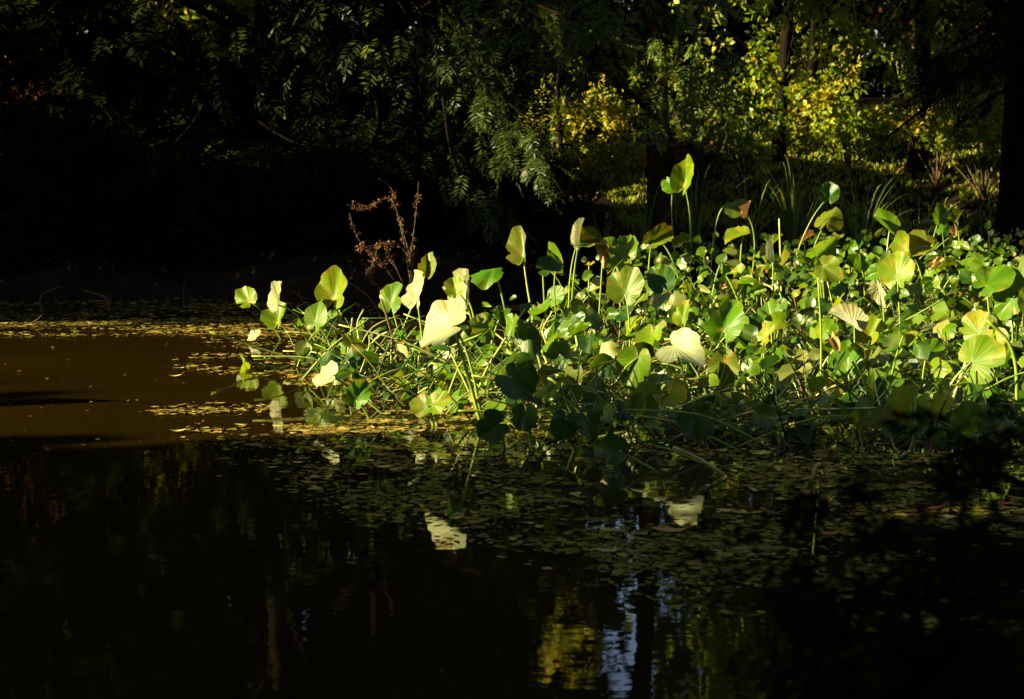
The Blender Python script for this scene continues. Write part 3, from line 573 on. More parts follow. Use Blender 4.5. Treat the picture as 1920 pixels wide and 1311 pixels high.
# hand-placed leaves: nickname, label, stalk top px, stalk foot px, length px, facing, tip direction, colour, options
Hs = [
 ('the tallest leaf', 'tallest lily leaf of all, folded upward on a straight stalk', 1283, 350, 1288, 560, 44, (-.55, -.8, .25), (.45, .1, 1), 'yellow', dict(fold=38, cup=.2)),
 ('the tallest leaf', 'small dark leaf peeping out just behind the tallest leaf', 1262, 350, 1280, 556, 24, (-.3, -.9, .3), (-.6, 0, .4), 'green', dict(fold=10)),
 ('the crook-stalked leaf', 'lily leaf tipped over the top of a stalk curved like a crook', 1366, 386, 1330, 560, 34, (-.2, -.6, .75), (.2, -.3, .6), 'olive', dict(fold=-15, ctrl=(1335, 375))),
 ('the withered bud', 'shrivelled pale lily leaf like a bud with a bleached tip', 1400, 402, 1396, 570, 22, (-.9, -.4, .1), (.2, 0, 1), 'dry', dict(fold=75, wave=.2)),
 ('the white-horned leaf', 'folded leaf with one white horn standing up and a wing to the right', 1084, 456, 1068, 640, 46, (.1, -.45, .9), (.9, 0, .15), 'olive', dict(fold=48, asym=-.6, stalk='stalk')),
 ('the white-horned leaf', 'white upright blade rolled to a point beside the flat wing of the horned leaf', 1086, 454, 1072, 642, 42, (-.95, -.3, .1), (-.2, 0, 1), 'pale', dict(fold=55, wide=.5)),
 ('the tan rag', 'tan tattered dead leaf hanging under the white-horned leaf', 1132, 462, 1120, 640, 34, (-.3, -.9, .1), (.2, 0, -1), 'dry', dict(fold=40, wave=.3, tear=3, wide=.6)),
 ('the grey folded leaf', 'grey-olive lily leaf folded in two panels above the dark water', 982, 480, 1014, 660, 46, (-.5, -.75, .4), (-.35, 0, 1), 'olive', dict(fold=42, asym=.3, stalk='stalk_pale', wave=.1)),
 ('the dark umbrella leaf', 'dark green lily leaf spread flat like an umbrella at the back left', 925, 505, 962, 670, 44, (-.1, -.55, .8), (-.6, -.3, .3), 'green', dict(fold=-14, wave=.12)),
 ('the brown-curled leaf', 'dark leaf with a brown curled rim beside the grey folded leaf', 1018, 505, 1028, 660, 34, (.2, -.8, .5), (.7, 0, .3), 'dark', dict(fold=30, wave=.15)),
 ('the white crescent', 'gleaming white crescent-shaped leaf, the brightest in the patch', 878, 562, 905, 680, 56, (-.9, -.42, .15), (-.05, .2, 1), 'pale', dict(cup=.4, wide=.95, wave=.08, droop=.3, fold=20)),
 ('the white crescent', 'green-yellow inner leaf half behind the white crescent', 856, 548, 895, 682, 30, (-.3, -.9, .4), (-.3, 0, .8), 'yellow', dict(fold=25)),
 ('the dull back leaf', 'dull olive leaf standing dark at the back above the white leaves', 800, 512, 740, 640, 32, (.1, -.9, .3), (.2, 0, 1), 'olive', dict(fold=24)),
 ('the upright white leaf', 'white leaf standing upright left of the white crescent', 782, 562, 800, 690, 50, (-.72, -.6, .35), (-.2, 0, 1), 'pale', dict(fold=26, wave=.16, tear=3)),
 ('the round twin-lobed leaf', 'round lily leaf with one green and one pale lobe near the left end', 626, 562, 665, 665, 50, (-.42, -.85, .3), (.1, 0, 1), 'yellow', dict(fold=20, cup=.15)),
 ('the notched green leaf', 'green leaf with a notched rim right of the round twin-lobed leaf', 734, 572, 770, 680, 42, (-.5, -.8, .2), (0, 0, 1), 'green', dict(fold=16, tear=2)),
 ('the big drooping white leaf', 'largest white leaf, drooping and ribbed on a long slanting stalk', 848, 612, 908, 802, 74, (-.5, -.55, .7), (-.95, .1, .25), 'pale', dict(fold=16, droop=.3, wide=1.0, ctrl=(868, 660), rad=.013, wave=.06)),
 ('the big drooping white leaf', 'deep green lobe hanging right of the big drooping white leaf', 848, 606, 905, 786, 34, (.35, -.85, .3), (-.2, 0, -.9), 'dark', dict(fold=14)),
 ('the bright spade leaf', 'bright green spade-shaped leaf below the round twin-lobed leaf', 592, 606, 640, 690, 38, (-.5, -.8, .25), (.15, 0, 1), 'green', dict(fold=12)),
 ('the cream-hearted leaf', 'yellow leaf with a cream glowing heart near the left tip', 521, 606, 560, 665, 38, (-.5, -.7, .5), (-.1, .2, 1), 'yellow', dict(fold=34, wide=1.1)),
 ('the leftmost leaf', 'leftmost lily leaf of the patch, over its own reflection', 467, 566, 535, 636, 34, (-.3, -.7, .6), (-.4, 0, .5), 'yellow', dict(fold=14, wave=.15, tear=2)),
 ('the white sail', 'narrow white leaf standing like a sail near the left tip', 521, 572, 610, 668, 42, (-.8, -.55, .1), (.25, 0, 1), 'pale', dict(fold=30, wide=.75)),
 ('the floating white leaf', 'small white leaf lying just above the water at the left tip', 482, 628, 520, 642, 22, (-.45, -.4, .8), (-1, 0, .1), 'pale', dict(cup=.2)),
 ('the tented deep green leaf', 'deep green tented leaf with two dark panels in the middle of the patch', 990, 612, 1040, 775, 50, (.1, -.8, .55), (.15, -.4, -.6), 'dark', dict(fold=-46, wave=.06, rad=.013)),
 ('the tented deep green leaf', 'lit green flap at the left of the tented deep green leaf', 962, 600, 1010, 775, 32, (-.8, -.5, .2), (0, 0, -1), 'green', dict(fold=10)),  # sunlit half of the tented leaf, drawn as a lighter green copy
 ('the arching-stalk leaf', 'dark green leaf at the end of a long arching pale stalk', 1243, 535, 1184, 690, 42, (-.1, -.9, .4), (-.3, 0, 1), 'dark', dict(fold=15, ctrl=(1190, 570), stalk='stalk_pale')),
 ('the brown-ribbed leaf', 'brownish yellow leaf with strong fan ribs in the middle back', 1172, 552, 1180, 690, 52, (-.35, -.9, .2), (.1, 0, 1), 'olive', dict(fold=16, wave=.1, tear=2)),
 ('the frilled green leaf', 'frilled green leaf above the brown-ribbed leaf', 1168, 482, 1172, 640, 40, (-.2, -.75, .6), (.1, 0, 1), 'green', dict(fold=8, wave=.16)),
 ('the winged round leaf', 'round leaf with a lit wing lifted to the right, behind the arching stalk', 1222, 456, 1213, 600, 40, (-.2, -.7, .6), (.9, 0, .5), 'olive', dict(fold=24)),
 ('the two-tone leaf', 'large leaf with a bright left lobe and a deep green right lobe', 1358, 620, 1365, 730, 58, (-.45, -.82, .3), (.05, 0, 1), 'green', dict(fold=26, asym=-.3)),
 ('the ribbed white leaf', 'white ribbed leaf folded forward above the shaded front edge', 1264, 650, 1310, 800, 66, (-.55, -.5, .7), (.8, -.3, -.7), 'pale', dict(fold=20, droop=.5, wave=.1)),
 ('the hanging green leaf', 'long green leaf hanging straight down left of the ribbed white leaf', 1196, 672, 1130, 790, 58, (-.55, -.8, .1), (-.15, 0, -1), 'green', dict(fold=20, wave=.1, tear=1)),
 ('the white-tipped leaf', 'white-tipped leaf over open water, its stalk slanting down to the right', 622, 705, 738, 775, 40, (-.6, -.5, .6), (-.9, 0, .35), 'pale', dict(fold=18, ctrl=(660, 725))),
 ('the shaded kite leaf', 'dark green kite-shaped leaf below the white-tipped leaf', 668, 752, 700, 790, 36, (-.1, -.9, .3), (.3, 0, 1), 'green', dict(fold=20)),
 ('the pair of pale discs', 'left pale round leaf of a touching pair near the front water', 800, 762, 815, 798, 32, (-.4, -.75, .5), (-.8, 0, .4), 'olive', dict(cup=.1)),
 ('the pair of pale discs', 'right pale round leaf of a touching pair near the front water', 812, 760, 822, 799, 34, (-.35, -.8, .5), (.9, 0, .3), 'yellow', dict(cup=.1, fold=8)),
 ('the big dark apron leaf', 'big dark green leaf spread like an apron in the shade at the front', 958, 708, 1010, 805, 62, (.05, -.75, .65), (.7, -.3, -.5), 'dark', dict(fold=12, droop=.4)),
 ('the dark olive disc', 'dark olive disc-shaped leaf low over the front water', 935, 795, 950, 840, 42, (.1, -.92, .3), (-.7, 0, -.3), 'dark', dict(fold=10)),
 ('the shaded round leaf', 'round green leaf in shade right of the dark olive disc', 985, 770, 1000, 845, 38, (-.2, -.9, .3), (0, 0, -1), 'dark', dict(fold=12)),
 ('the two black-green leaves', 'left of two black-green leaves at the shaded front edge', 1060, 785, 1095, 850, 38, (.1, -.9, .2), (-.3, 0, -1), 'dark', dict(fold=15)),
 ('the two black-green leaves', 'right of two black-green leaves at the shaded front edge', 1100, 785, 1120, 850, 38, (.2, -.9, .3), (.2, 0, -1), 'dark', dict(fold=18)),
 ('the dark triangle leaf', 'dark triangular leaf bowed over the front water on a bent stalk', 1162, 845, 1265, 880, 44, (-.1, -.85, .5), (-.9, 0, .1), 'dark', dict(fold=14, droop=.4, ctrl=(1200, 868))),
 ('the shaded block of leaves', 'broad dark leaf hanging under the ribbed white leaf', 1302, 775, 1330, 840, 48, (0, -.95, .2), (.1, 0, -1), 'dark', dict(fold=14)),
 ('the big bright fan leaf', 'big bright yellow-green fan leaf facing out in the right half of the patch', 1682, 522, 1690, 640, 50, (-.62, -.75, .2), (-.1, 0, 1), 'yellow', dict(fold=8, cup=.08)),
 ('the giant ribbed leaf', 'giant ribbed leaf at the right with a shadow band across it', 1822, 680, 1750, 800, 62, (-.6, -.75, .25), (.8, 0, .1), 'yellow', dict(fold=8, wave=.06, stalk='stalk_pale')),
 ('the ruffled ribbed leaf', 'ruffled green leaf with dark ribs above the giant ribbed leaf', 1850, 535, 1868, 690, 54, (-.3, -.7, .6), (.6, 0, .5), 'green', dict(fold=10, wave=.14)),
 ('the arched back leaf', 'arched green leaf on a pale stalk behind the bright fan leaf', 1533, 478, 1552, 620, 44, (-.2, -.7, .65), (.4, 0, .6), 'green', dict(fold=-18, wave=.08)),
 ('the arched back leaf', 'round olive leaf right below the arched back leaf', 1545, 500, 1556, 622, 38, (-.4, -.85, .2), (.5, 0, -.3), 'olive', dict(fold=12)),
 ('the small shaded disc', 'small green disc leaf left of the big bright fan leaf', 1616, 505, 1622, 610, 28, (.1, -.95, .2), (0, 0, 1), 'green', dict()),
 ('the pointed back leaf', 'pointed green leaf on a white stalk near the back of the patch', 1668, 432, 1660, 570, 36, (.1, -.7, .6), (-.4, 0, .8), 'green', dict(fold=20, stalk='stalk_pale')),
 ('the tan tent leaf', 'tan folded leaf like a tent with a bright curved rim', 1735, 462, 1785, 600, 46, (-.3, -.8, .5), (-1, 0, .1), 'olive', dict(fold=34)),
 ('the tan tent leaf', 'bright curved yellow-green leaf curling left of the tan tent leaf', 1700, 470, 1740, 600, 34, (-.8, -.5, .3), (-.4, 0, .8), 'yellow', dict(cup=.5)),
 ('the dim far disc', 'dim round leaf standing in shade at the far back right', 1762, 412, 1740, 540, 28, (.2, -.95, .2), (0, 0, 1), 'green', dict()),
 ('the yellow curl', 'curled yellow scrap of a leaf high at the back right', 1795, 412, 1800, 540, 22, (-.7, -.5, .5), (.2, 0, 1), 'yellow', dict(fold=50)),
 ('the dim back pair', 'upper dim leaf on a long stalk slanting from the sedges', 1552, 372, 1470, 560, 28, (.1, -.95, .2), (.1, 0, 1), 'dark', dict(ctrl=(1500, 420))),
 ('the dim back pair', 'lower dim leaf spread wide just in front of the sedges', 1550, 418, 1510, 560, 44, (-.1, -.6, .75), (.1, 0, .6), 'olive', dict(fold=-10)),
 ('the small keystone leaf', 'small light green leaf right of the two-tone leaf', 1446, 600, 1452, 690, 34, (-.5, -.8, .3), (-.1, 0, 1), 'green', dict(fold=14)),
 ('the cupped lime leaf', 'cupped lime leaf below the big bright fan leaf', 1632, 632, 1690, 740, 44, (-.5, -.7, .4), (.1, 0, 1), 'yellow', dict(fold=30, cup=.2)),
 ('the white rag', 'sun-white crumpled leaf below the big bright fan leaf', 1650, 535, 1660, 650, 40, (-.75, -.6, .2), (.5, 0, -.8), 'pale', dict(fold=50, wave=.2, wide=.7)),
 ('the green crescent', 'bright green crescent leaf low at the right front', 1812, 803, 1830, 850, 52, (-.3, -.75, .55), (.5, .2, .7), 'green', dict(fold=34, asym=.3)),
 ('the dark-ribbed cup', 'cupped leaf with dark ribs left of the giant ribbed leaf', 1738, 668, 1725, 760, 38, (-.1, -.6, .75), (.4, 0, .6), 'green', dict(fold=12, cup=.2)),
 ('the flat lime wing', 'flat lime wing of a leaf just right of the crook stalk', 1395, 440, 1392, 590, 32, (-.3, -.3, .9), (-1, 0, .1), 'yellow', dict(fold=10)),
 ('the white quill', 'narrow white rolled leaf like a quill in the right half', 1450, 480, 1455, 620, 36, (-.9, -.4, .1), (-.5, 0, 1), 'pale', dict(fold=70, wide=.5)),
 ('the right-edge leaf', 'broad green leaf cut by the right edge of the view', 1912, 540, 1905, 690, 54, (-.4, -.8, .4), (.1, 0, 1), 'green', dict(fold=30)),
 ('the green flag', 'green flag-like leaf hanging beside the right-edge leaf', 1898, 560, 1900, 692, 42, (-.5, -.85, .2), (-.5, 0, -.7), 'green', dict(fold=20)),
 ('the yellow triangle', 'yellow three-cornered leaf left of the two-tone leaf', 1282, 600, 1290, 720, 34, (-.7, -.6, .2), (-.1, 0, 1), 'yellow', dict(fold=35, wave=.15)),
 ('the lime shoulder', 'lime leaf with torn rim above the giant ribbed leaf', 1836, 625, 1840, 740, 46, (-.55, -.75, .3), (-.5, 0, .8), 'yellow', dict(tear=3, wave=.1)),
 ('the round lower leaf', 'round bright leaf under the cupped lime leaf', 1590, 690, 1600, 780, 48, (-.55, -.8, .2), (-.2, 0, 1), 'green', dict(fold=12)),
 ('the dark folded bat', 'dark leaf folded like a bat in the lower right tangle', 1640, 720, 1660, 800, 44, (.3, -.85, .3), (-.2, 0, -1), 'dark', dict(fold=30)),
]
heroes = []
for i, (nick, lab, x, y, bx, by, L, n, t, mat, kw) in enumerate(Hs):
    kw = dict(kw); base = water_at(bx, by); Y = base[1]
    if 'ctrl' in kw: kw['ctrl'] = at(*kw['ctrl'], Y)
    if y < 520 and abs(kw.get('fold', 5)) < 27 and i > 1: kw['fold'] = kw.get('fold', 5)*1.3 + 16*(1 if kw.get('fold', 5) >= 0 else -1); kw.setdefault('asym', ((i*5) % 7-3)*.14)
    kw.setdefault('wave', .11); kw.setdefault('wide', .86+.16*((i*7) % 5)/5); kw.setdefault('tear', 1+i % 2); kw.setdefault('droop', .35*((i*13) % 7-2)/4)
    lily(lab, at(x, y, Y-.02), base, 1.08*L*Y/F, n, t, mat, seed=i+1, **kw)
    heroes.append((x, y, nick))
HX = np.array([(h[0], h[1]) for h in heroes], float)

# the rest of the patch: leaves between the hand-placed ones
def inside(px, py, pl):
    c = False; j = len(pl)-1
    for i in range(len(pl)):
        if (pl[i][1] > py) != (pl[j][1] > py) and px < (pl[j][0]-pl[i][0])*(py-pl[i][1])/(pl[j][1]-pl[i][1])+pl[i][0]: c = not c
        j = i
    return c
PATCH = [(500, 660), (600, 640), (760, 640), (900, 655), (1000, 625), (1130, 580), (1300, 540), (1500, 520), (1700, 505), (1990, 500), (1990, 850), (1700, 850), (1400, 845), (1150, 835), (980, 820), (860, 790), (700, 770), (570, 720)]
used = set(h[1] for h in Hs)
adj_c = dict(green='green', yellow='yellow-green', dark='dark green', pale='whitish', olive='olive', dry='withered tan')
def filler_label(px, py, mat, pose, size):
    o = np.argsort(((HX-np.array([px, py]))**2*np.array([1, 1.6])).sum(1))
    for k in o[:6]:
        dx, dy = px-HX[k, 0], py-HX[k, 1]; far = math.hypot(dx, dy)
        rel = ('left of' if dx < 0 else 'right of') if abs(dx) > abs(dy)*1.1 else ('above' if dy < 0 else 'below')
        near = 'just ' if far < 38 else ''
        for s in (f'{adj_c[mat]} {pose} lily leaf {near}{rel} {heroes[k][2]}', f'{size} {adj_c[mat]} {pose} lily leaf {near}{rel} {heroes[k][2]}'):
            if s not in used: used.add(s); return s
    return s
cnt = 0; tries = 0; FILL = []
while cnt < 228 and tries < 20000:
    tries += 1
    px, py = rng.uniform(480, 1960), (rng.uniform(500, 850) if rng.random() < .7 else rng.uniform(500, 620))
    if not inside(px, py, PATCH): continue
    if px < 900 and rng.random() < .2: continue
    base = water_at(px, py); Y = base[1]
    h = rng.uniform(.06, .46)*(1 if px > 900 else .65)
    if Y > 14: h = rng.uniform(.2, .62)
    if px > 1150 and py > 790: h *= .6
    att = base + np.array([rng.normal()*.24, rng.normal()*.15, h])
    L = rng.choice([rng.uniform(.06, .10), rng.uniform(.10, .14), rng.uniform(.14, .18)], p=[.35, .45, .2])
    ax = CX+att[0]/att[1]*F; ay = HZ - (att[2]-CH)/att[1]*F
    if any(math.hypot(ax-a, ay-b) < 20 for a, b in FILL): continue
    FILL.append((ax, ay))
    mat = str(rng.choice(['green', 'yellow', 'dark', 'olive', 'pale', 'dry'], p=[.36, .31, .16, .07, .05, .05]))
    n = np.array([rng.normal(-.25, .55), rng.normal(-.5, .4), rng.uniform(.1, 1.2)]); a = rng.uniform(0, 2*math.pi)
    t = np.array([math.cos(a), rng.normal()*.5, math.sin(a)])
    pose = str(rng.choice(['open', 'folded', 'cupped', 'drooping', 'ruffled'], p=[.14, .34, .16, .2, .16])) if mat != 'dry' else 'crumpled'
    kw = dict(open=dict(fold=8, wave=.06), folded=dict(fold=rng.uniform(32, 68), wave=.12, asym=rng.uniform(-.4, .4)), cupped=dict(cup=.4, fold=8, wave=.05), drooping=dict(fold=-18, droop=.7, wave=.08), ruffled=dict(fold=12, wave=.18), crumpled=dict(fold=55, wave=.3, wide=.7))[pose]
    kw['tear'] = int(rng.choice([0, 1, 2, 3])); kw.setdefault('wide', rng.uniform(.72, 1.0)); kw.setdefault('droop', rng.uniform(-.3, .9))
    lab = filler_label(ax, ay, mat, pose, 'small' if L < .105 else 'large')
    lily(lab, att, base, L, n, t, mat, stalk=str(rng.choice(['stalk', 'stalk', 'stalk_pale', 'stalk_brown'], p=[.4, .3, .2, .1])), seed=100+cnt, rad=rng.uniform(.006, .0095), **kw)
    cnt += 1

# bare and fallen stalks
GS = 'leafless lily stalks in the patch'
def stalk(label, pts, rad, mat):
    sb = MB(); base = np.asarray(pts[0]); path = poly(pts, 12)
    tube(sb, path, rad, rad*.75, 6); o = link('lily_stalk', sb.mesh('lily_stalk', M[mat], base, True), None, base); tag(o, label, 'stalk', GS)
def S(bx, by, *tops, dy=0):
    b = water_at(bx, by); return [b-np.array([0, 0, .03])] + [at(x, y, b[1]+dy*(k+1)) for k, (x, y) in enumerate(tops)]
stalk('upright pale leafless stalk standing alone at the back right', S(1466, 600, (1464, 500), (1461, 410)), .011, 'stalk_pale')
stalk('yellow stalk lying out over the dark front water', S(1372, 890, (1320, 866), (1262, 838)), .011, 'stalk_pale')
stalk('dark thin stalk lying beside the yellow stalk on the front water', S(1335, 868, (1270, 848), (1208, 832)), .008, 'stalk')
stalk('black bent stalk rising left of the big dark apron leaf', S(1020, 800, (998, 775), (976, 748)), .009, 'stalk_brown')
stalk('black stalk crossing in front of the two black-green leaves', S(1172, 806, (1140, 770), (1105, 735)), .009, 'stalk_brown')
stalk('thick pale stalk leaning left below the tented deep green leaf', S(1046, 765, (1030, 690), (1002, 628)), .013, 'stalk_pale')
stalk('yellow stalk beside the thick pale stalk under the tented leaf', S(1052, 758, (1040, 690), (1016, 620)), .010, 'stalk_pale')
stalk('brown stalk rising to the notched green leaf', S(748, 692, (735, 630), (715, 560)), .010, 'stalk_brown')
stalk('short yellow stump on the shaded water of the right front', S(1520, 902, (1526, 885), (1532, 872)), .009, 'stalk_pale')
stalk('white stalk leaning behind the giant ribbed leaf', S(1770, 790, (1800, 710), (1815, 670)), .011, 'stalk_pale')
stalk('thick green stalk at the right edge curving up past the giant leaf', S(1905, 790, (1906, 700), (1890, 640), (1850, 600)), .012, 'stalk')
stalk('long dark stalk slanting across the right part of the patch', S(1430, 700, (1560, 670), (1700, 600), (1770, 560)), .009, 'stalk')
stalk('dark thin stem in front of the arched back leaf', S(1536, 790, (1540, 650), (1534, 520)), .008, 'stalk')
k = 0
while k < 135:
    px, py = rng.uniform(520, 1930), (rng.uniform(560, 845) if k % 3 == 0 else rng.uniform(670, 850))
    if k % 3 and px > 1500: continue
    if not inside(px, py, PATCH): continue
    b = water_at(px, py); a = rng.uniform(0, 2*math.pi); l = rng.uniform(.35, 1.0); h = rng.uniform(.04, .42)
    e = b+np.array([math.cos(a)*l, math.sin(a)*l*.5, h]); m = (b+e)/2+np.array([rng.normal()*.03, 0, rng.uniform(.0, .1)])
    mt = str(rng.choice(['stalk', 'stalk_pale', 'stalk_brown'], p=[.36, .52, .12]))
    nm = dict(stalk='green', stalk_pale='pale', stalk_brown='brown')[mt]
    mx, my = CX+m[0]/m[1]*F, HZ-(m[2]-CH)/m[1]*F
    o = np.argsort(((HX-np.array([mx, my]))**2).sum(1)); lab = None
    for q in o[:8]:
        dx, dy = mx-HX[q, 0], my-HX[q, 1]
        rel = ('left of' if dx < 0 else 'right of') if abs(dx) > abs(dy) else ('above' if dy < 0 else 'below')
        for pre in (f'{nm} fallen leafless stalk', f'{nm} {"low" if h < .15 else "raised"} fallen leafless stalk'):
            lab = f'{pre} {rel} {heroes[q][2]}'
            if lab not in used: break
        if lab not in used: break
    used.add(lab); stalk(lab, [b-np.array([0, 0, .02]), m, e], rng.uniform(.005, .009), mt); k += 1
# undergrowth between the stalks: too many to count
def undergrowth():
    mb = MB(); n = 0
    while n < 2100:
        px, py = rng.uniform(560, 1990), (rng.uniform(500, 845) if rng.random() < .7 else rng.uniform(500, 620))
        if not inside(px, py, PATCH): continue
        if (px < 1000 or py > 740) and rng.random() < .5: n += 1; continue
        b = water_at(px, py); L = rng.uniform(.035, .115); g = blade_mesh(L, None, fold=rng.uniform(-35, 72), wave=.2, seed=int(rng.integers(1, 9999)))
        # lighter mesh: rim and one middle ring only
        nn = NS+1; V = g.v[0]; keep = np.arange(0, nn, 4); ring = V[1+nn*4:1+nn*5][keep]; mid = V[1+nn:1+nn*2][keep]
        W = np.concatenate([V[:1], mid, ring]); kk = len(keep)
        Rm = rot_cols([rng.normal(-.2, .5), rng.normal(-.4, .5), rng.uniform(.2, 1)], rng.normal(size=3))
        p = b+np.array([0, 0, rng.uniform(.01, .34)*(.6 if px < 900 or py > 790 else 1.75 if py < 630 else 1.2)])
        mb.add(W@Rm.T+p, [(1+i, 2+i, 1+kk+i+1, 1+kk+i) for i in range(kk-1)], [(0, 2+i, 1+i) for i in range(kk-1)], rnd=rng.random())
        n += 1
    for _ in range(950):
        px, py = rng.uniform(560, 1990), rng.uniform(540, 850)
        if not inside(px, py, PATCH): continue
        b = water_at(px, py); a = rng.uniform(0, 6.28); l = rng.uniform(.15, .5); e = b+np.array([math.cos(a)*l, math.sin(a)*l*.6, rng.uniform(.0, .42)])
        tube(mb, curve(b, (b+e)/2+np.array([0, 0, .08]), e, 5), .006, .004, 4)
    kind(mb.build('lily_undergrowth', M['under'], smooth=True), 'stuff', 'tangle of small lily leaves and stalk pieces close to the water')
M['under'] = foliage('lily undergrowth', [(.012, .04, .001), (.04, .10, .002), (.10, .16, .003), (.018, .055, .0015), (.20, .20, .045)], .35, .4, .4)
undergrowth()

# ------------------------------------------------------------------ floating litter and weed
def flake(n=7, el=.5):
    a = np.sort(rng.uniform(0, 2*math.pi, n)); r = rng.uniform(.75, 1, n)
    return np.stack([np.cos(a)*r, np.sin(a)*r*el, np.zeros(n)], 1)
def litter(name, label, mat, zones, z0):
    mb = MB()
    for (pl, n, smin, smax, thr, blur) in zones:
        xs = [p[0] for p in pl]; ys = [p[1] for p in pl]; k = 0; tr = 0
        while k < n and tr < n*30:
            tr += 1; px, py = rng.uniform(min(xs), max(xs)), rng.uniform(min(ys), max(ys))
            if not inside(px, py, pl): continue
            px += rng.normal()*blur*2.6; py += rng.normal()*blur
            if name == 'floating_weed' and (math.hypot((px-800)/1.6, py-1010) < 46 or math.hypot((px-865), (py-925)*.6) < 34): continue
            w_ = water_at(px, py)
            if thr > -1 and noise.noise((w_[0]*.8, w_[1]*1.7, n*.1)) + .6*noise.noise((w_[0]*2.6, w_[1]*5, 3)) + rng.normal()*.16 < thr: continue
            if w_[1] > far_shore(w_[0])+.1: continue
            f = flake(7, rng.uniform(.3, .85))*(smin+(smax-smin)*rng.random()**2.2*1.5); a = rng.uniform(0, 6.28); c, s = math.cos(a), math.sin(a)
            V = np.stack([f[:, 0]*c-f[:, 1]*s, f[:, 0]*s+f[:, 1]*c, f[:, 2]+z0+rng.uniform(0, .006)+abs(f[:, 0])*rng.uniform(-.02, .25)], 1)+np.array([w_[0], w_[1], 0])
            V = np.concatenate([V, V.mean(0)[None]]); m = len(f)
            mb.add(V, None, [(i, (i+1) % m, m) for i in range(m)], rnd=rng.random()); k += 1
    kind(mb.build(name, M[mat]), 'stuff', label)
litter('floating_litter', 'tan and yellow dead leaf scraps floating in streaks', 'litter', [
    ([(-40, 606), (300, 600), (640, 590), (640, 636), (330, 630), (-40, 632)], 2600, .010, .038, -.25, 2),
    ([(-40, 565), (700, 560), (700, 606), (-40, 612)], 1300, .010, .035, -.05, 2),
    ([(340, 812), (560, 798), (760, 772), (900, 768), (900, 800), (640, 820), (340, 818)], 1000, .006, .036, .0, 3),
    ([(270, 770), (360, 760), (500, 762), (520, 772), (300, 780)], 240, .010, .034, -.1, 2),
    ([(400, 640), (560, 640), (700, 690), (800, 760), (640, 760), (520, 700), (330, 690)], 900, .010, .036, .1, 6),
    ([(860, 740), (1250, 745), (1250, 800), (860, 800)], 900, .012, .04, -.3, 5),
    ([(-20, 640), (400, 640), (400, 860), (-20, 900)], 60, .006, .018, -9, 2),
    ([(420, 820), (1990, 820), (1990, 1080), (1000, 1060), (520, 900)], 1300, .008, .04, .1, 14)], .006)
litter('floating_weed', 'olive pondweed and small leaves floating on the shaded water', 'weed', [
    ([(400, 836), (700, 820), (1000, 830), (1990, 830), (1990, 1000), (1400, 1000), (1000, 985), (700, 960), (500, 880)], 7200, .005, .028, .05, 16),
    ([(990, 1000), (1990, 970), (1990, 1080), (1400, 1110), (1180, 1085), (1010, 1060)], 3200, .005, .027, .12, 18),
    ([(1000, 960), (1990, 900), (1990, 1180), (1500, 1160), (1150, 1110)], 1000, .008, .03, .3, 20),
    ([(700, 690), (1990, 640), (1990, 840), (900, 820)], 3500, .010, .04, -.1, 8),
    ([(-40, 565), (700, 560), (700, 606), (-40, 612)], 1500, .012, .036, -.05, 3)], .004)
# single fallen leaves that stand out
def fallen(label, px, py, size, mat, lift=.02):
    w_ = water_at(px, py); n = 16; a = np.linspace(0, 2*math.pi, n, endpoint=False); r = 1-.25*abs(np.sin(a))**.7
    th = rng.uniform(-.5, .5); f = np.stack([np.cos(a)*r, np.sin(a)*r*.62], 1)*size; c, s = math.cos(th), math.sin(th)
    V = np.stack([f[:, 0]*c-f[:, 1]*s, f[:, 0]*s+f[:, 1]*c, .012+lift*(f[:, 1]/size)**2+lift*.8*(f[:, 0]/size)**2], 1)+np.array([w_[0], w_[1], 0])
    mb = MB(); V = np.concatenate([V, [[w_[0], w_[1], .010]]]); mb.add(V, None, [(i, (i+1) % n, n) for i in range(n)])
    t = (w_[0]+c*size, w_[1]+s*size, .012+lift); tube(mb, [t, (t[0]+c*size*.4, t[1]+s*size*.4, .02+lift)], .0025, .002, 4)
    o = link('fallen_leaf', mb.mesh('fallen_leaf', M[mat], (w_[0], w_[1], 0), True), None, (w_[0], w_[1], 0)); tag(o, label, 'fallen leaf', 'single fallen leaves on the water')
for a in [('large orange leaf floating on the dark weed below the patch', 1255, 1001, .075, 'orange_leaf'), ('red leaf floating at the right on the sunlit weed', 1750, 959, .05, 'red_leaf'), ('dark red leaf on the shaded weed near the right edge', 1882, 950, .04, 'red_leaf'),
          ('small red leaf in the middle of the shaded weed', 1552, 1008, .045, 'red_leaf'), ('orange leaf floating under the overhanging branch', 1700, 1050, .06, 'orange_leaf'), ('yellow leaf alone on the open brown water', 328, 709, .05, 'yellow_leaf'),
          ('pale yellow leaf left of the front streak of litter', 333, 813, .05, 'yellow_leaf'), ('yellow leaf on the weed under the dark triangle leaf', 1205, 928, .06, 'yellow_leaf'), ('green-yellow leaf near the fallen yellow stalk', 1425, 856, .06, 'yellow_leaf'),
          ('tan leaf standing on edge at the left streak of litter', 372, 800, .03, 'orange_leaf'), ('orange leaf on the far dark litter', 295, 611, .05, 'orange_leaf'), ('yellow oval leaf on the weed near the trunk reflection', 1140, 1040, .05, 'yellow_leaf')]: fallen(*a)

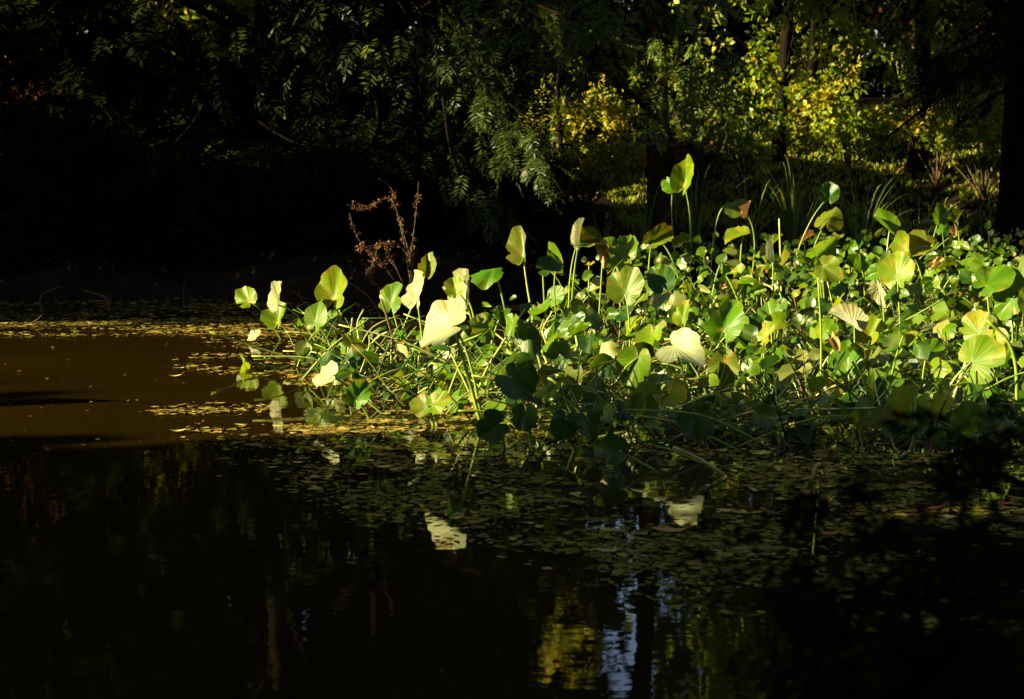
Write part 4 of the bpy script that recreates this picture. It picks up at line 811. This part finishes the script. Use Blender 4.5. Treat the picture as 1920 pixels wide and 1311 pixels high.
# ------------------------------------------------------------------ twigs in the water at the far left
def twig(label, paths, rad=.012, mat='twig'):
    mb = MB(); b = np.asarray(paths[0][0])
    for i, p in enumerate(paths): tube(mb, poly(p, 10), rad*(1 if i == 0 else .6), rad*.4, 5)
    o = link('twig', mb.mesh('twig', M[mat], b, True), None, b); tag(o, label, 'twig', 'twigs standing in the water')
twig('reddish forked twig leaning out of the far dark water', [S(205, 582, (200, 560), (175, 550), (150, 543)), S(205, 582, (207, 565), (206, 552))], .014)
twig('thin curved twig arching from the far water at the left', [S(80, 600, (75, 560), (92, 545), (115, 538))], .007)
twig('bent thin twig lying on the far litter at the left', [S(20, 610, (60, 605), (80, 590))], .007)
twig('short upright twig in the black water before the shade', [S(345, 575, (344, 545), (346, 530))], .006)
twig('brown brushy twig behind the left end of the patch', [S(720, 600, (690, 555), (640, 522)), S(650, 580, (575, 560), (545, 545)), S(600, 590, (565, 562), (560, 545))], .008)
twig('long dead stick leaning from the sedges toward the slope', [[at(1391, 332, 22.5), at(1440, 295, 22.6), at(1488, 252, 22.7)], [at(1391, 332, 22.5), at(1360, 380, 22.4), at(1350, 420, 22.3)]], .012)
twig('dark upright sapling stem in front of the sunlit grass', [[at(1505, 420, 23.5), at(1510, 320, 23.5), at(1518, 215, 23.6)]], .016)

# ------------------------------------------------------------------ shrub of the near bank, hanging into the view
def near_shrub():
    base = np.array([1.55, 2.1, ground_z(1.55, 2.1)])
    t = thing('overhanging_shrub', 'dark out-of-focus shrub hanging over the near water at the right', 'shrub', base); wb, lb = MB(), MB()
    for pts, n in [(((1960, 930, 2.5), (1800, 900, 2.6), (1640, 905, 2.7), (1500, 930, 2.8)), 26), (((1970, 1010, 2.4), (1800, 1000, 2.5), (1650, 1010, 2.6), (1480, 1080, 2.7), (1350, 1040, 2.8)), 36),
                   (((1980, 1100, 2.3), (1820, 1070, 2.4), (1660, 1100, 2.5), (1480, 1180, 2.6)), 46), (((1980, 1180, 2.2), (1800, 1180, 2.3), (1600, 1230, 2.4), (1430, 1290, 2.5)), 70), (((1990, 1260, 2.2), (1800, 1270, 2.3), (1620, 1300, 2.4)), 80), (((1950, 850, 2.6), (1880, 830, 2.7), (1760, 860, 2.8)), 24)]:
        path = poly([base, (base+at(*pts[0]))/2+np.array([.1, 0, .05])] + A(*pts), 26); tube(wb, path, .010, .002, 5)
        sel = path[9:]; spray(lb, sel, n, .085, NEAR, .35, .5, cull=False)
    wb.build('stem', M['bark'], t, smooth=True); lb.build('foliage', M['f_shade'], t)
NEAR = [frond_template(5, .42, .2) for _ in range(3)]
near_shrub()
